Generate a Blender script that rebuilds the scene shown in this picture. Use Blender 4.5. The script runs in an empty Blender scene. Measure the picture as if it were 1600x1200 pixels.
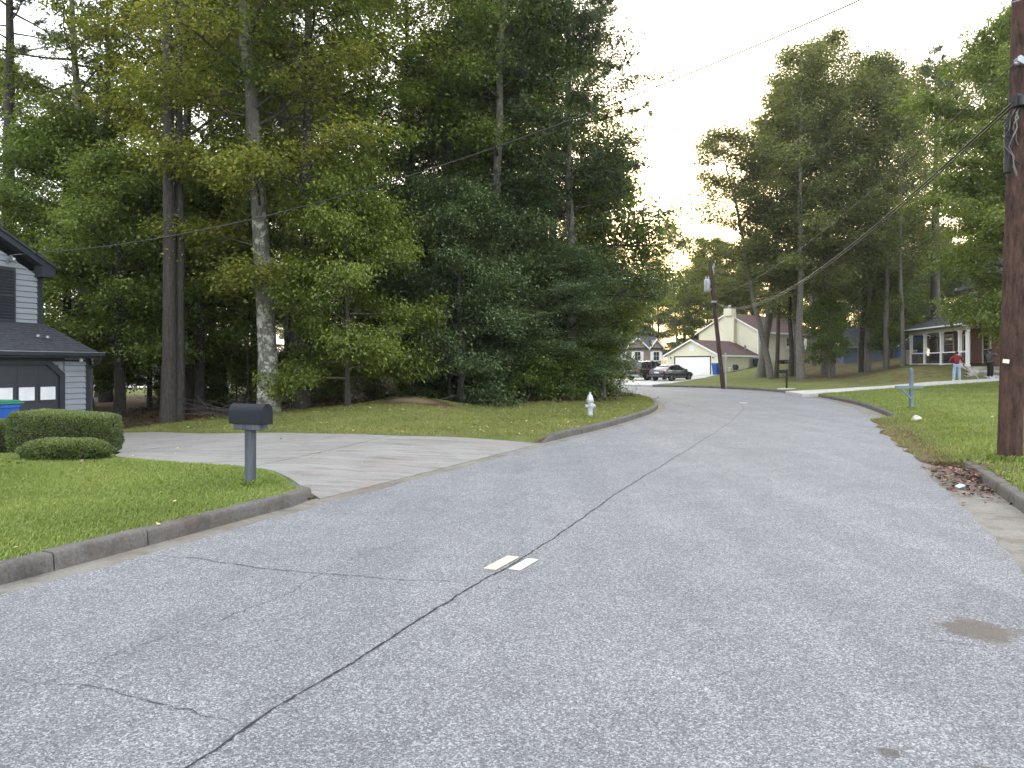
import bpy, bmesh, math, random, sys
import numpy as np
from mathutils import Vector, Matrix, Euler
from mathutils.geometry import delaunay_2d_cdt

SC = bpy.context.scene
COL = SC.collection
R = math.radians
# ------------------------------------------------------------------ camera
cd = bpy.data.cameras.new('camera'); cam = bpy.data.objects.new('camera', cd); COL.objects.link(cam)
cam.location = (0, 0, 1.6); cam.rotation_euler = (R(90), 0, 0)
cd.sensor_width = 36; cd.lens = 36*1202/1600; cd.shift_y = -28/1600
cd.clip_start = .1; cd.clip_end = 3000
SC.camera = cam
# ------------------------------------------------------------------ sky, sun, exposure
SUN_AZ, SUN_EL = 14.0, 9.0          # degrees right of straight ahead, degrees above the horizon
w = bpy.data.worlds.new('World'); SC.world = w; w.use_nodes = True
nt = w.node_tree; nt.nodes.clear()
sky = nt.nodes.new('ShaderNodeTexSky'); sky.sky_type = 'NISHITA'; sky.sun_disc = False
sky.sun_elevation = R(SUN_EL); sky.sun_rotation = R(SUN_AZ)
sky.altitude = 100; sky.air_density = 1.0; sky.dust_density = 4.0; sky.ozone_density = 1.0
hs = nt.nodes.new('ShaderNodeHueSaturation'); hs.inputs['Saturation'].default_value = 1.1; hs.inputs['Value'].default_value = .6
bg = nt.nodes.new('ShaderNodeBackground'); bg.inputs['Strength'].default_value = .12
ow = nt.nodes.new('ShaderNodeOutputWorld')
veil = nt.nodes.new('ShaderNodeMix'); veil.data_type = 'RGBA'; veil.blend_type = 'ADD'; veil.inputs[0].default_value = 1.0
veil.inputs[7].default_value = (7.0, 7.15, 7.5, 1)                  # even pale overcast over the whole dome
nt.links.new(sky.outputs[0], hs.inputs['Color']); nt.links.new(hs.outputs[0], veil.inputs[6]); nt.links.new(veil.outputs[2], bg.inputs['Color']); nt.links.new(bg.outputs[0], ow.inputs['Surface'])
sd = bpy.data.lights.new('sun', 'SUN'); sd.energy = 1.0; sd.angle = R(14); sd.color = (1, .86, .66)
sun = bpy.data.objects.new('sun', sd); COL.objects.link(sun)
sv = Vector((math.sin(R(SUN_AZ))*math.cos(R(SUN_EL)), math.cos(R(SUN_AZ))*math.cos(R(SUN_EL)), math.sin(R(SUN_EL))))
sun.rotation_euler = (-sv).to_track_quat('-Z', 'Y').to_euler(); sun.location = (0, 0, 60)
SC.view_settings.view_transform = 'Standard'; SC.view_settings.look = 'None'
SC.view_settings.gamma = 1; SC.view_settings.use_curve_mapping = False
SC.view_settings.exposure = 1.74
SC.cycles.max_bounces = 8; SC.cycles.diffuse_bounces = 4; SC.cycles.glossy_bounces = 2
SC.cycles.transmission_bounces = 6; SC.cycles.transparent_max_bounces = 6; SC.cycles.use_denoising = True

RNG = random.Random(7)
# ------------------------------------------------------------------ tagging and building helpers
def tag(o, label=None, cat=None, group=None, kind=None):
    if label: o['label'] = label
    if cat: o['category'] = cat
    if group: o['group'] = group
    if kind: o['kind'] = kind
    return o
def thing(name, label, cat, loc=(0,0,0), rz=0, group=None, kind=None):
    o = bpy.data.objects.new(name, None); COL.objects.link(o); o.empty_display_size = .2
    o.location = loc; o.rotation_euler = (0, 0, rz)
    return tag(o, label, cat, group, kind)
def children(o): return [c for c in COL.objects if c.parent == o]
def copy_tree(o, parent=None, kids=None):
    c = o.copy(); COL.objects.link(c)
    if parent is not None: c.parent = parent
    for ch in list(o.children): copy_tree(ch, c)
    return c
class MB:
    """collects shapes and links them as ONE mesh object"""
    def __init__(s): s.v = []; s.f = []; s.m = []
    def add(s, vs, fs, mi=0):
        n = len(s.v); s.v += [tuple(v) for v in vs]
        for f in fs: s.f.append(tuple(n+i for i in f)); s.m.append(mi)
        return s
    def box(s, c, d, rz=0, ry=0, rx=0, mi=0):
        M = Matrix.Translation(c) @ Euler((rx, ry, rz)).to_matrix().to_4x4()
        a, b, e = d[0]/2, d[1]/2, d[2]/2
        vs = [M @ Vector((x*a, y*b, z*e)) for z in (-1,1) for y in (-1,1) for x in (-1,1)]
        return s.add(vs, [(0,2,3,1),(4,5,7,6),(0,1,5,4),(2,6,7,3),(0,4,6,2),(1,3,7,5)], mi)
    def bb(s, x0, x1, y0, y1, z0, z1, mi=0):
        return s.box(((x0+x1)/2,(y0+y1)/2,(z0+z1)/2), (x1-x0,y1-y0,z1-z0), mi=mi)
    def prism(s, poly, d, mi=0):
        """poly: 3-D points of one face, d: extrusion vector"""
        n = len(poly); d = Vector(d); a = [Vector(p) for p in poly]
        return s.add(a+[p+d for p in a], [tuple(range(n-1,-1,-1)), tuple(range(n,2*n))] + [(i,(i+1)%n,n+(i+1)%n,n+i) for i in range(n)], mi)
    def tube(s, pts, rad, n=8, caps=True, mi=0):
        pts = [Vector(p) for p in pts]; k = len(pts)
        if not hasattr(rad, '__len__'): rad = [rad]*k
        vs = []
        up = Vector((0,0,1))
        for i, p in enumerate(pts):
            t = (pts[min(i+1,k-1)]-pts[max(i-1,0)]).normalized()
            a = t.cross(up)
            if a.length < .05: a = t.cross(Vector((0,1,0)))
            a.normalize(); b = t.cross(a)
            for j in range(n):
                q = 2*math.pi*j/n; vs.append(p + (a*math.cos(q)+b*math.sin(q))*rad[i])
        fs = [(i*n+j, i*n+(j+1)%n, (i+1)*n+(j+1)%n, (i+1)*n+j) for i in range(k-1) for j in range(n)]
        if caps: fs += [tuple(range(n)), tuple(range((k-1)*n+n-1,(k-1)*n-1,-1))]
        return s.add(vs, fs, mi)
    def lathe(s, prof, n=20, c=(0,0,0), ax='z', mi=0):
        vs = []; fs = []; k = len(prof)
        for r_, h in prof:
            for j in range(n):
                q = 2*math.pi*j/n; x, y, z = r_*math.cos(q), r_*math.sin(q), h
                if ax == 'y': x, y, z = x, z, y
                if ax == 'x': x, y, z = z, x, y
                vs.append((x+c[0], y+c[1], z+c[2]))
        for i in range(k-1):
            for j in range(n): fs.append((i*n+j, i*n+(j+1)%n, (i+1)*n+(j+1)%n, (i+1)*n+j))
        fs += [tuple(range(n-1,-1,-1)), tuple(range((k-1)*n, k*n))]
        return s.add(vs, fs, mi)
    def build(s, name, mat, parent=None, smooth=False, bevel=0, kind=None, label=None):
        me = bpy.data.meshes.new(name); me.from_pydata(s.v, [], s.f)
        for m_ in (mat if isinstance(mat, (list, tuple)) else [mat]): me.materials.append(m_)
        if max(s.m, default=0): me.polygons.foreach_set('material_index', s.m)
        bm = bmesh.new(); bm.from_mesh(me); bmesh.ops.recalc_face_normals(bm, faces=bm.faces)
        bm.to_mesh(me); bm.free()
        if smooth:
            me.polygons.foreach_set('use_smooth', [True]*len(me.polygons))
            me.set_sharp_from_angle(angle=R(42))
        o = bpy.data.objects.new(name, me); COL.objects.link(o)
        if parent is not None: o.parent = parent
        if bevel:
            b = o.modifiers.new('bevel', 'BEVEL'); b.width = bevel; b.segments = 2; b.limit_method = 'ANGLE'
        if kind: o['kind'] = kind
        if label: o['label'] = label
        return o
def quads_mesh(name, V, mats, tint=None, F=None):
    """V: (N,4,3) array of loose quads, or (M,3) with F (K,4)"""
    me = bpy.data.meshes.new(name)
    if F is None:
        n = len(V); F = np.arange(n*4, dtype=np.int32).reshape(n, 4); P = V.reshape(-1, 3)
    else: P = V
    me.vertices.add(len(P)); me.vertices.foreach_set('co', np.ascontiguousarray(P, dtype=np.float32).ravel())
    k = F.shape[1]
    me.loops.add(F.size); me.loops.foreach_set('vertex_index', F.astype(np.int32).ravel())
    me.polygons.add(len(F)); me.polygons.foreach_set('loop_start', np.arange(0, F.size, k, dtype=np.int32))
    me.polygons.foreach_set('loop_total', np.full(len(F), k, dtype=np.int32))
    for m_ in (mats if isinstance(mats, (list, tuple)) else [mats]): me.materials.append(m_)
    me.update(calc_edges=True)
    if tint is not None:
        a = me.attributes.new('tint', 'FLOAT', 'POINT'); a.data.foreach_set('value', np.repeat(tint, len(P)//len(tint)).astype(np.float32))
    return me
def link(name, me, parent=None, loc=None):
    o = bpy.data.objects.new(name, me); COL.objects.link(o)
    if parent is not None: o.parent = parent
    if loc is not None: o.location = loc
    return o

# ------------------------------------------------------------------ materials
class NT:
    def __init__(s, name):
        s.m = bpy.data.materials.new(name); s.m.use_nodes = True; s.t = s.m.node_tree; s.t.nodes.clear()
        s.out = s.n('ShaderNodeOutputMaterial'); s._co = None
    def n(s, typ, **kw):
        nd = s.t.nodes.new(typ)
        for k, v in kw.items(): setattr(nd, k, v)
        return nd
    def l(s, a, b): s.t.links.new(a, b); return s
    def co(s):
        if s._co is None: s._co = s.n('ShaderNodeTexCoord').outputs['Object']
        return s._co
    def noise(s, scale, detail=4, rough=.6, stretch=None, dist=0):
        nd = s.n('ShaderNodeTexNoise'); nd.inputs['Scale'].default_value = scale; nd.inputs['Detail'].default_value = detail
        nd.inputs['Roughness'].default_value = rough; nd.inputs['Distortion'].default_value = dist
        src = s.co()
        if stretch:
            mp = s.n('ShaderNodeMapping'); mp.inputs['Scale'].default_value = stretch; s.l(src, mp.inputs[0]); src = mp.outputs[0]
        s.l(src, nd.inputs['Vector']); return nd.outputs['Fac']
    def ramp(s, fac, stops):
        r = s.n('ShaderNodeValToRGB'); e = r.color_ramp.elements
        while len(e) < len(stops): e.new(.5)
        for i, (p, c) in enumerate(stops): e[i].position = p; e[i].color = (*c, 1) if len(c) == 3 else c
        s.l(fac, r.inputs[0]); return r.outputs[0]
    def mix(s, fac, a, b, mode='MIX'):
        m = s.n('ShaderNodeMix', data_type='RGBA', blend_type=mode)
        for sock, v in ((m.inputs[0], fac), (m.inputs[6], a), (m.inputs[7], b)):
            if isinstance(v, (int, float)): sock.default_value = v
            elif isinstance(v, (tuple, list)): sock.default_value = (*v, 1)
            else: s.l(v, sock)
        return m.outputs[2]
    def math(s, op, a, b=0, c=None):
        m = s.n('ShaderNodeMath', operation=op)
        for i, v in enumerate((a, b) if c is None else (a, b, c)):
            if isinstance(v, (int, float)): m.inputs[i].default_value = v
            else: s.l(v, m.inputs[i])
        return m.outputs[0]
    def attr(s, name): return s.n('ShaderNodeAttribute', attribute_name=name).outputs['Fac']
    def bump(s, h, strength=.3, dist=.01):
        b = s.n('ShaderNodeBump'); b.inputs['Strength'].default_value = strength; b.inputs['Distance'].default_value = dist
        s.l(h, b.inputs['Height']); return b.outputs[0]
    def bsdf(s, color, rough=.7, normal=None, metallic=0, spec=.5, rsock=None, coat=0):
        p = s.n('ShaderNodeBsdfPrincipled')
        if isinstance(color, (tuple, list)): p.inputs['Base Color'].default_value = (*color, 1)
        else: s.l(color, p.inputs['Base Color'])
        p.inputs['Roughness'].default_value = rough; p.inputs['Metallic'].default_value = metallic
        p.inputs['Specular IOR Level'].default_value = spec; p.inputs['Coat Weight'].default_value = coat
        if rsock is not None: s.l(rsock, p.inputs['Roughness'])
        if normal is not None: s.l(normal, p.inputs['Normal'])
        return p.outputs[0]
    def done(s, sh): s.l(sh, s.out.inputs['Surface']); return s.m
def mul(c, k): return tuple(min(1, x*k) for x in c)
def plain(name, c, rough=.7, var=.18, scale=4, bump=.0, bscale=60, metallic=0, spec=.4, coat=0, stretch=None, c2=None):
    t = NT(name); f = t.noise(scale, 5, .6, stretch)
    col = t.ramp(f, [(.3, mul(c, 1-var)), (.7, c2 or mul(c, 1+var))])
    nrm = t.bump(t.noise(bscale, 4, .6, stretch), bump, .01) if bump else None
    return t.done(t.bsdf(col, rough, nrm, metallic, spec, coat=coat))
def leafmat(name, dark, mid, light, trans=.3):
    """leaf colour runs dark > mid > light with the leaf's own tint; the tree's object colour multiplies it"""
    t = NT(name)
    c = t.ramp(t.attr('tint'), [(0, dark), (.5, mid), (1, light)])
    oi = t.n('ShaderNodeObjectInfo')
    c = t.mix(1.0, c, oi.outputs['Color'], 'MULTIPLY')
    p = t.bsdf(c, .5, spec=.35)
    tr = t.n('ShaderNodeBsdfTranslucent')
    t.l(t.mix(1.0, c, (1.25, 1.15, .55), 'MULTIPLY'), tr.inputs['Color'])
    mx = t.n('ShaderNodeMixShader'); mx.inputs[0].default_value = trans
    t.l(p, mx.inputs[1]); t.l(tr.outputs[0], mx.inputs[2])
    return t.done(mx.outputs[0])
def glassmat(name, tintc=(.02,.025,.03)):
    t = NT(name); return t.done(t.bsdf(tintc, .06, spec=.9))
def bark(name, dark, light, patch=None, vscale=16):
    t = NT(name)
    f = t.noise(vscale, 8, .78, (1, 1, .22)); c = t.ramp(f, [(.36, dark), (.62, light)])
    if patch:
        sp = t.n('ShaderNodeSeparateXYZ'); t.l(t.co(), sp.inputs[0])      # lichen grows thick low on the trunk and thins out higher up
        k = t.math('SUBTRACT', t.noise(3.2, 8, .75), t.math('MULTIPLY', t.math('MAXIMUM', t.math('SUBTRACT', sp.outputs[2], 4.5), 0), .025))
        c = t.mix(t.ramp(k, [(.49, (0,0,0)), (.57, (1,1,1))]), c, patch)
        c = t.mix(t.ramp(t.noise(1.1, 4, .6), [(.45, (0,0,0)), (.7, (.6,.6,.6))]), c, mul(dark, 1.2))
    return t.done(t.bsdf(c, .9, t.bump(f, .9, .03), spec=.2))
MAT = {}
MAT['white'] = plain('white_paint', (.80,.80,.79), .5, .04)
MAT['offwhite'] = plain('cream_trim', (.62,.58,.48), .55, .06)
MAT['charcoal'] = plain('charcoal_trim_paint', (.022,.026,.034), .5, .15)
MAT['charcoal_door'] = plain('charcoal_door_paint', (.030,.034,.042), .42, .12)
MAT['siding_grey'] = plain('blue_grey_siding', (.225,.245,.272), .6, .14, 2.2, .25, 22, stretch=(.25,1,3.5))
MAT['siding_cream'] = plain('cream_vinyl_siding', (.70,.66,.49), .55, .05, .6)
MAT['siding_slate'] = plain('slate_blue_siding', (.11,.14,.19), .6, .1, .6)
MAT['siding_blue'] = plain('bright_blue_siding', (.05,.13,.40), .6, .1, .6)
MAT['siding_tan'] = plain('tan_siding', (.40,.34,.25), .6, .1, .6)
MAT['shingle_black'] = plain('charcoal_shingles', (.040,.043,.050), .85, .45, 9, .5, 90, stretch=(1,1,2.5))
MAT['shingle_brown'] = plain('brown_shingles', (.085,.048,.042), .85, .25, 5, .4, 60)
MAT['glass'] = glassmat('window_glass')
MAT['curtain'] = plain('frosted_pane', (.66,.67,.68), .45, .12, 3.0)
MAT['blue_plastic'] = plain('blue_bin_plastic', (.012,.075,.33), .38, .1)
MAT['green_plastic'] = plain('green_lid_plastic', (.02,.17,.085), .4, .1)
MAT['black_metal'] = plain('black_mailbox_metal', (.010,.012,.017), .62, .25, 7, spec=.2)
MAT['grey_wood'] = plain('weathered_grey_timber', (.060,.067,.078), .85, .55, 6, .5, 30, stretch=(1.5,1.5,.16))
MAT['teal_wood'] = plain('blue_grey_timber', (.13,.165,.185), .8, .3, 6, .3, 30, stretch=(1,1,.2))
MAT['brown_wood'] = plain('brown_deck_timber', (.10,.052,.035), .8, .25, 5)
MAT['steel'] = plain('galvanised_steel', (.30,.32,.34), .45, .2, metallic=.6)
MAT['cable'] = plain('black_cable', (.020,.020,.020), .5, .1, spec=.25)
MAT['cable_pale'] = plain('weathered_cable_sheath', (.10,.095,.085), .35, .2)
MAT['rubber'] = plain('tyre_rubber', (.018,.018,.018), .8, .1)
MAT['rock'] = plain('pale_rock', (.42,.39,.34), .9, .3, 8, .5, 20)
MAT['mortar'] = plain('pale_mortar', (.38,.34,.30), .9, .15)


# ------------------------------------------------------------------ plan of the street (metres; camera stands at x=0, y=0)
def catmull(pts, n=8):
    p = np.array([pts[0]] + list(pts) + [pts[-1]], float); out = []
    for i in range(1, len(p) - 2):
        a, b, c, d = p[i-1], p[i], p[i+1], p[i+2]
        for t in np.linspace(0, 1, n, endpoint=False):
            out.append(0.5*((2*b) + (c-a)*t + (2*a-5*b+4*c-d)*t*t + (3*b-a-3*c+d)*t**3))
    out.append(p[-2]); return np.array(out)

LEFT_PTS = [(-22,-39),(-12.2,-14.6),(-7.1,-2.4),(-3.73,5.6),(-2.25,9.33),(.67,16),(2.75,20.7),(5.0,27),(6.2,33),(6.6,38),(6.2,43.5),(5,49),(2.2,53.5),(-3,57.5),(-12,59.5),(-40,62),(-120,66)]
RIGHT_PTS = [(-12,-35),(-2.6,-10),(1.0,-1),(3.9,5.8),(5.5,9.71),(7.35,14.4),(9.8,20.7),(11.4,24.6),(13.7,32),(15.3,40),(15.8,46),(15.2,52),(13.3,56.5),(9,60),(2,63.5),(-10,66.5),(-40,70),(-120,74)]
CENTRE_PTS = [(-5.9,-8),(-3.9,-3.3),(-1.27,3.06),(-.276,5.53),(.16,6.56),(1.85,11.1),(4.24,17),(7.5,25.5),(9.3,31),(10.4,37),(10.6,42),(9.9,47.5),(7,54),(1.5,58.5),(-8,61.8),(-40,65)]
LEFT = catmull(LEFT_PTS); RIGHT = catmull(RIGHT_PTS); CENTRE = catmull(CENTRE_PTS, 16)

def pdist(x, y, poly):
    x = np.atleast_1d(np.asarray(x, float)); y = np.atleast_1d(np.asarray(y, float))
    best = np.full(x.shape, 1e9)
    for (x0, y0), (x1, y1) in zip(poly[:-1], poly[1:]):
        dx, dy = x1-x0, y1-y0; L = dx*dx+dy*dy + 1e-12
        t = np.clip(((x-x0)*dx+(y-y0)*dy)/L, 0, 1)
        best = np.minimum(best, np.hypot(x-x0-t*dx, y-y0-t*dy))
    return best
def inside(x, y, poly):
    x = np.atleast_1d(np.asarray(x, float)); y = np.atleast_1d(np.asarray(y, float))
    r = np.zeros(x.shape, bool); n = len(poly)
    for i in range(n):
        x0, y0 = poly[i]; x1, y1 = poly[(i+1) % n]
        if y0 == y1: continue
        c = ((y0 > y) != (y1 > y)) & (x < (x1-x0)*(y-y0)/(y1-y0)+x0)
        r ^= c
    return r
def ss(a, b, v):
    t = np.clip((np.asarray(v, float)-a)/(b-a), 0, 1); return t*t*(3-2*t)

# concrete drive of the house on the left, outline
DRIVE_NEAR = catmull([(-2.30,9.22),(-2.62,9.75),(-3.1,10.6),(-3.8,11.35),(-5.2,12.0),(-6.5,12.7),(-7.25,14.2),(-8.6,15.5),(-11,16.3),(-14.4,16.9)], 6)
DRIVE_FAR = np.array([(.62,15.9),(-2.5,16.5),(-6.2,18.7),(-9.5,21.0),(-12.2,22.3)])
DRIVE = np.vstack([DRIVE_NEAR, DRIVE_FAR[::-1]])

def z_left(x, y, drive=False):
    x = np.atleast_1d(np.asarray(x, float)); y = np.atleast_1d(np.asarray(y, float))
    d = pdist(x, y, LEFT)
    base = -np.clip(.052*(-x-3.5), 0, .45)*ss(11.5, 17, y)
    base += np.minimum(.25, .04*np.clip(y-16.5-.64*np.clip(-x-2.5, 0, 12), 0, 20))*ss(0, -4, x)
    base += .3*ss(24, 32, y)*ss(-3, 2, x)*ss(1, 6, d)*ss(60, 48, y)
    mound = .22*np.exp(-(((x+3.2)/1.6)**2+((y-25.6)/1.1)**2))
    base = base + mound
    base = base + .03*np.sin(x*.9+y*.4)*np.sin(y*.7-x*.3)*ss(1, 4, d)
    lip = .115*np.ones_like(x)
    ins = inside(x, y, DRIVE); dd = pdist(x, y, DRIVE)
    drv = np.minimum(.10, .012+.05*d)
    if drive: return base + drv - .05
    lip = np.where(ins, drv-.05, drv-.05 + (lip-drv+.05)*ss(0.0, .25, dd))
    return base + lip + ss(0, 70, d-20)*0.4
def z_right(x, y):
    x = np.atleast_1d(np.asarray(x, float)); y = np.atleast_1d(np.asarray(y, float))
    d = pdist(x, y, RIGHT); r = x/np.maximum(y, 1.0)
    w = ss(.20, .36, r)*ss(4, 26, y) + .35*ss(26, 4, y)
    z = .115 + np.minimum(.055*d, 1.75)*w + .012*d*(1-w)
    z = z + .8*ss(.44, .53, r)*ss(45.5, 51, y)*ss(140, 90, y)
    # grass creeping over the sunken kerb gap
    gap = ss(11.3, 13.0, y)*ss(24.5, 22.5, y)*ss(1.6, .2, d)
    z = z - .10*gap
    return z + .025*np.sin(x*.8+y*.5)*np.sin(y*.6-x*.4)*ss(.8, 3, d)
# ------------------------------------------------------------------ the setting: road, kerbs, lawns, drives
def offset(poly, off):
    """poly moved sideways; positive = to the right of its direction of travel"""
    poly = np.asarray(poly, float); t = np.gradient(poly, axis=0); t /= np.linalg.norm(t, axis=1)[:, None]
    n = np.stack([t[:, 1], -t[:, 0]], 1); o = np.asarray(off, float)
    return poly + n*(o[:, None] if o.ndim else o)
def resample(poly, step):
    poly = np.asarray(poly, float); s = np.concatenate([[0], np.cumsum(np.hypot(*np.diff(poly, axis=0).T))])
    q = np.linspace(0, s[-1], max(2, int(s[-1]/step)+1))
    return np.stack([np.interp(q, s, poly[:, 0]), np.interp(q, s, poly[:, 1])], 1)

# --- materials of the ground
def asphalt():
    t = NT('weathered_asphalt'); co = t.co()
    v = t.n('ShaderNodeTexVoronoi'); v.inputs['Scale'].default_value = 115; t.l(co, v.inputs['Vector'])
    sep = t.n('ShaderNodeSeparateColor'); t.l(v.outputs['Color'], sep.inputs[0])
    g = t.ramp(sep.outputs[0], [(0, (.030,.031,.033)), (.4, (.142,.145,.151)), (.72, (.258,.261,.266)), (1, (.60,.60,.59))])
    f = t.noise(170, 3, .7); g = t.mix(.45, g, t.ramp(f, [(.32, (.042,.043,.045)), (.5, (.184,.186,.190)), (.68, (.47,.47,.47))]))
    big = t.noise(.35, 5, .6); g = t.mix(1.0, g, t.ramp(big, [(.3, (.86,.87,.88)), (.7, (1.06,1.06,1.06))]), 'MULTIPLY')
    mp_ = t.n('ShaderNodeMapping'); mp_.inputs['Rotation'].default_value = (0, 0, R(23)); mp_.inputs['Scale'].default_value = (1.5, .09, 1)
    t.l(co, mp_.inputs[0]); ln = t.n('ShaderNodeTexNoise'); ln.inputs['Scale'].default_value = 1.0; ln.inputs['Detail'].default_value = 4; t.l(mp_.outputs[0], ln.inputs['Vector'])
    g = t.mix(1.0, g, t.ramp(ln.outputs['Fac'], [(.36, (.84,.85,.86)), (.62, (.95,.95,.96))]), 'MULTIPLY')      # wheel-worn bands along the lanes
    mid = t.noise(2.2, 6, .7); g = t.mix(1.0, g, t.ramp(mid, [(.3, (.88,.88,.89)), (.65, (1.06,1.06,1.06))]), 'MULTIPLY')
    # old oil/damp stain and small repairs, each with its own ragged outline
    sp = t.n('ShaderNodeSeparateXYZ'); t.l(co, sp.inputs[0])
    for (cx, cy, ax, ay, k, c) in ((2.80,4.64,.20,.24,.85,(.10,.082,.066)), (1.55,3.16,.05,.05,.75,(.07,.064,.056)), (1.86,3.03,.05,.04,.6,(.07,.064,.056)), (3.0,4.60,.26,.07,.6,(.12,.1,.08))):
        dx = t.math('DIVIDE', t.math('SUBTRACT', sp.outputs[0], cx), ax); dy = t.math('DIVIDE', t.math('SUBTRACT', sp.outputs[1], cy), ay)
        d = t.math('ADD', t.math('MULTIPLY', dx, dx), t.math('MULTIPLY', dy, dy))
        d = t.math('ADD', d, t.math('MULTIPLY', t.math('SUBTRACT', t.noise(9, 5, .7), .5), 2.2))
        g = t.mix(t.ramp(d, [(.55, (k,k,k)), (1.0, (0,0,0))]), g, c)
    h = t.math('ADD', t.math('MULTIPLY', v.outputs['Distance'], -1.0), f)
    return t.done(t.bsdf(g, .82, t.bump(h, .75, .012), spec=.35))
def concrete(name, c, stain=(.22,.12,.075), amt=.5, fine=60, streak=None):
    t = NT(name)
    g = t.ramp(t.noise(1.3, 6, .7, streak), [(.32, mul(c,.62)), (.5, c), (.68, mul(c,1.25))])
    g = t.mix(.5, g, t.ramp(t.noise(fine, 5, .75), [(.34, mul(c,.42)), (.66, mul(c,1.5))]))
    s_ = t.ramp(t.noise(.8, 6, .7), [(.50, (0,0,0)), (.64, (amt,amt,amt))])
    g = t.mix(s_, g, stain)
    d_ = t.ramp(t.noise(3.4, 7, .75, streak), [(.50, (0,0,0)), (.66, (.75,.75,.75))]); g = t.mix(d_, g, mul(c,.42))
    return t.done(t.bsdf(g, .88, t.bump(t.noise(fine, 5, .7), .5, .008), spec=.3))
def lawnmat():
    t = NT('lawn_turf')
    g = t.ramp(t.noise(38, 5, .75), [(.3, (.065,.092,.022)), (.7, (.14,.18,.045))])
    p = t.ramp(t.noise(.55, 6, .7), [(.40, (0,0,0)), (.62, (.85,.85,.85))]); g = t.mix(p, g, (.16,.145,.055))
    soil = t.ramp(t.noise(14, 7, .8), [(.3, (.035,.022,.014)), (.55, (.10,.062,.036)), (.75, (.19,.125,.075))])
    straw = t.ramp(t.noise(30, 7, .8), [(.3, (.11,.075,.045)), (.6, (.27,.205,.125))]); soil = t.mix(t.ramp(t.attr('litter'), [(.66, (0,0,0)), (.80, (1,1,1))]), soil, straw)
    a = t.math('ADD', t.attr('litter'), t.math('MULTIPLY', t.math('SUBTRACT', t.noise(2.2, 6, .7), .5), .9))
    g = t.mix(t.ramp(a, [(.40, (0,0,0)), (.62, (1,1,1))]), g, soil)
    return t.done(t.bsdf(g, .95, t.bump(t.noise(45, 6, .8), 1.0, .04), spec=.15))
MAT['asphalt'] = asphalt()
MAT['concrete'] = concrete('drive_concrete', (.215,.206,.192), (.16,.115,.085), .32, 60, (.35,1.8,1))
MAT['kerb'] = concrete('kerb_concrete', (.100,.093,.084), (.065,.045,.033), .8, 34)
MAT['gutter'] = concrete('gutter_concrete', (.175,.162,.14), (.10,.075,.05), .6, 50)
MAT['path'] = concrete('new_concrete', (.46,.45,.42), (.38,.33,.27), .3, 40)
MAT['lawn'] = lawnmat()
MAT['crack'] = plain('tar_filled_crack', (.016,.016,.017), .9, .3, 30)
MAT['marker'] = plain('faded_marker_tape', (.47,.39,.29), .6, .10, 25, c2=(.53,.46,.36))
MAT['marker_white'] = plain('white_marker_tape', (.56,.52,.44), .6, .10, 25)

# --- lawns: one sheet each side of the road, out to the horizon
def in_poly(x, y, poly): return inside(x, y, poly)
def lawn_sheet(name, edge, outer, zfun, litter, extra=(), label=None):
    poly = np.vstack([edge, outer]); n = len(poly)
    P = [Vector(p) for p in poly]; E = [(i, (i+1) % n) for i in range(n)]
    pts = []
    def grid(x0, x1, y0, y1, st):
        gx, gy = np.meshgrid(np.arange(x0, x1, st), np.arange(y0, y1, st)); j = np.random.RandomState(3).uniform(-.3, .3, gx.shape)*st
        return np.stack([(gx+j).ravel(), (gy+j.T.ravel().reshape(gx.shape) if gx.shape[0] == gx.shape[1] else gy+j).ravel()], 1)
    near = grid(-18, 18, 2, 32, .42); mid = grid(-46, 62, 20, 100, 1.7); far = grid(-440, 440, -150, 900, 24)
    near = near[(near[:, 0] > -18) & (near[:, 0] < 18)]
    mid = mid[~((mid[:, 0] > -18.5) & (mid[:, 0] < 18.5) & (mid[:, 1] < 32.5))]
    far = far[~((far[:, 0] > -47) & (far[:, 0] < 63) & (far[:, 1] > 19) & (far[:, 1] < 101))]
    A = np.vstack([near, mid, far]); A = A[inside(A[:, 0], A[:, 1], poly)]
    A = A[pdist(A[:, 0], A[:, 1], edge) > .12]
    for ex in extra:
        A = A[pdist(A[:, 0], A[:, 1], ex) > .1]
    base = len(P); P += [Vector(p) for p in A]
    for ex in extra:
        ex = np.asarray(ex); k = len(P); P += [Vector(p) for p in ex]; E += [(k+i, k+i+1) for i in range(len(ex)-1)]
    vs, _, fs, *_r = delaunay_2d_cdt(P, E, [tuple(range(n))], 1, 1e-4)
    V = np.array([(v.x, v.y) for v in vs]); z = zfun(V[:, 0], V[:, 1])
    fs = [tuple(f) for f in fs]; ne = len(edge); W = np.column_stack([V, z]).tolist(); lt = litter(V[:, 0], V[:, 1]); k = len(W)
    W += [(W[i][0], W[i][1], -.25) for i in range(ne)]; lt = np.concatenate([lt, np.ones(ne)]); skirt = [(i, i+1, k+i+1, k+i) for i in range(ne-1)]
    me = bpy.data.meshes.new(name); me.from_pydata(W, [], fs+skirt)
    a = me.attributes.new('litter', 'FLOAT', 'POINT'); a.data.foreach_set('value', lt.astype(np.float32))
    me.materials.append(MAT['lawn']); me.polygons.foreach_set('use_smooth', [True]*len(me.polygons))
    bm = bmesh.new(); bm.from_mesh(me); bmesh.ops.recalc_face_normals(bm, faces=bm.faces)
    if sum(f.normal.z for f in bm.faces) < 0: bmesh.ops.reverse_faces(bm, faces=bm.faces)
    bm.to_mesh(me); bm.free()
    o = link(name, me); return tag(o, label, 'lawn', kind='structure')
def wood_edge(x): return np.interp(x, [-60,-12,-10.2,-8,-6,-4.4,-2,0,2,4,5,5.6,6.0], [20,22.6,24.2,25.2,26.5,27.2,27.6,28.2,29.2,31.5,34.5,38,42])
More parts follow.
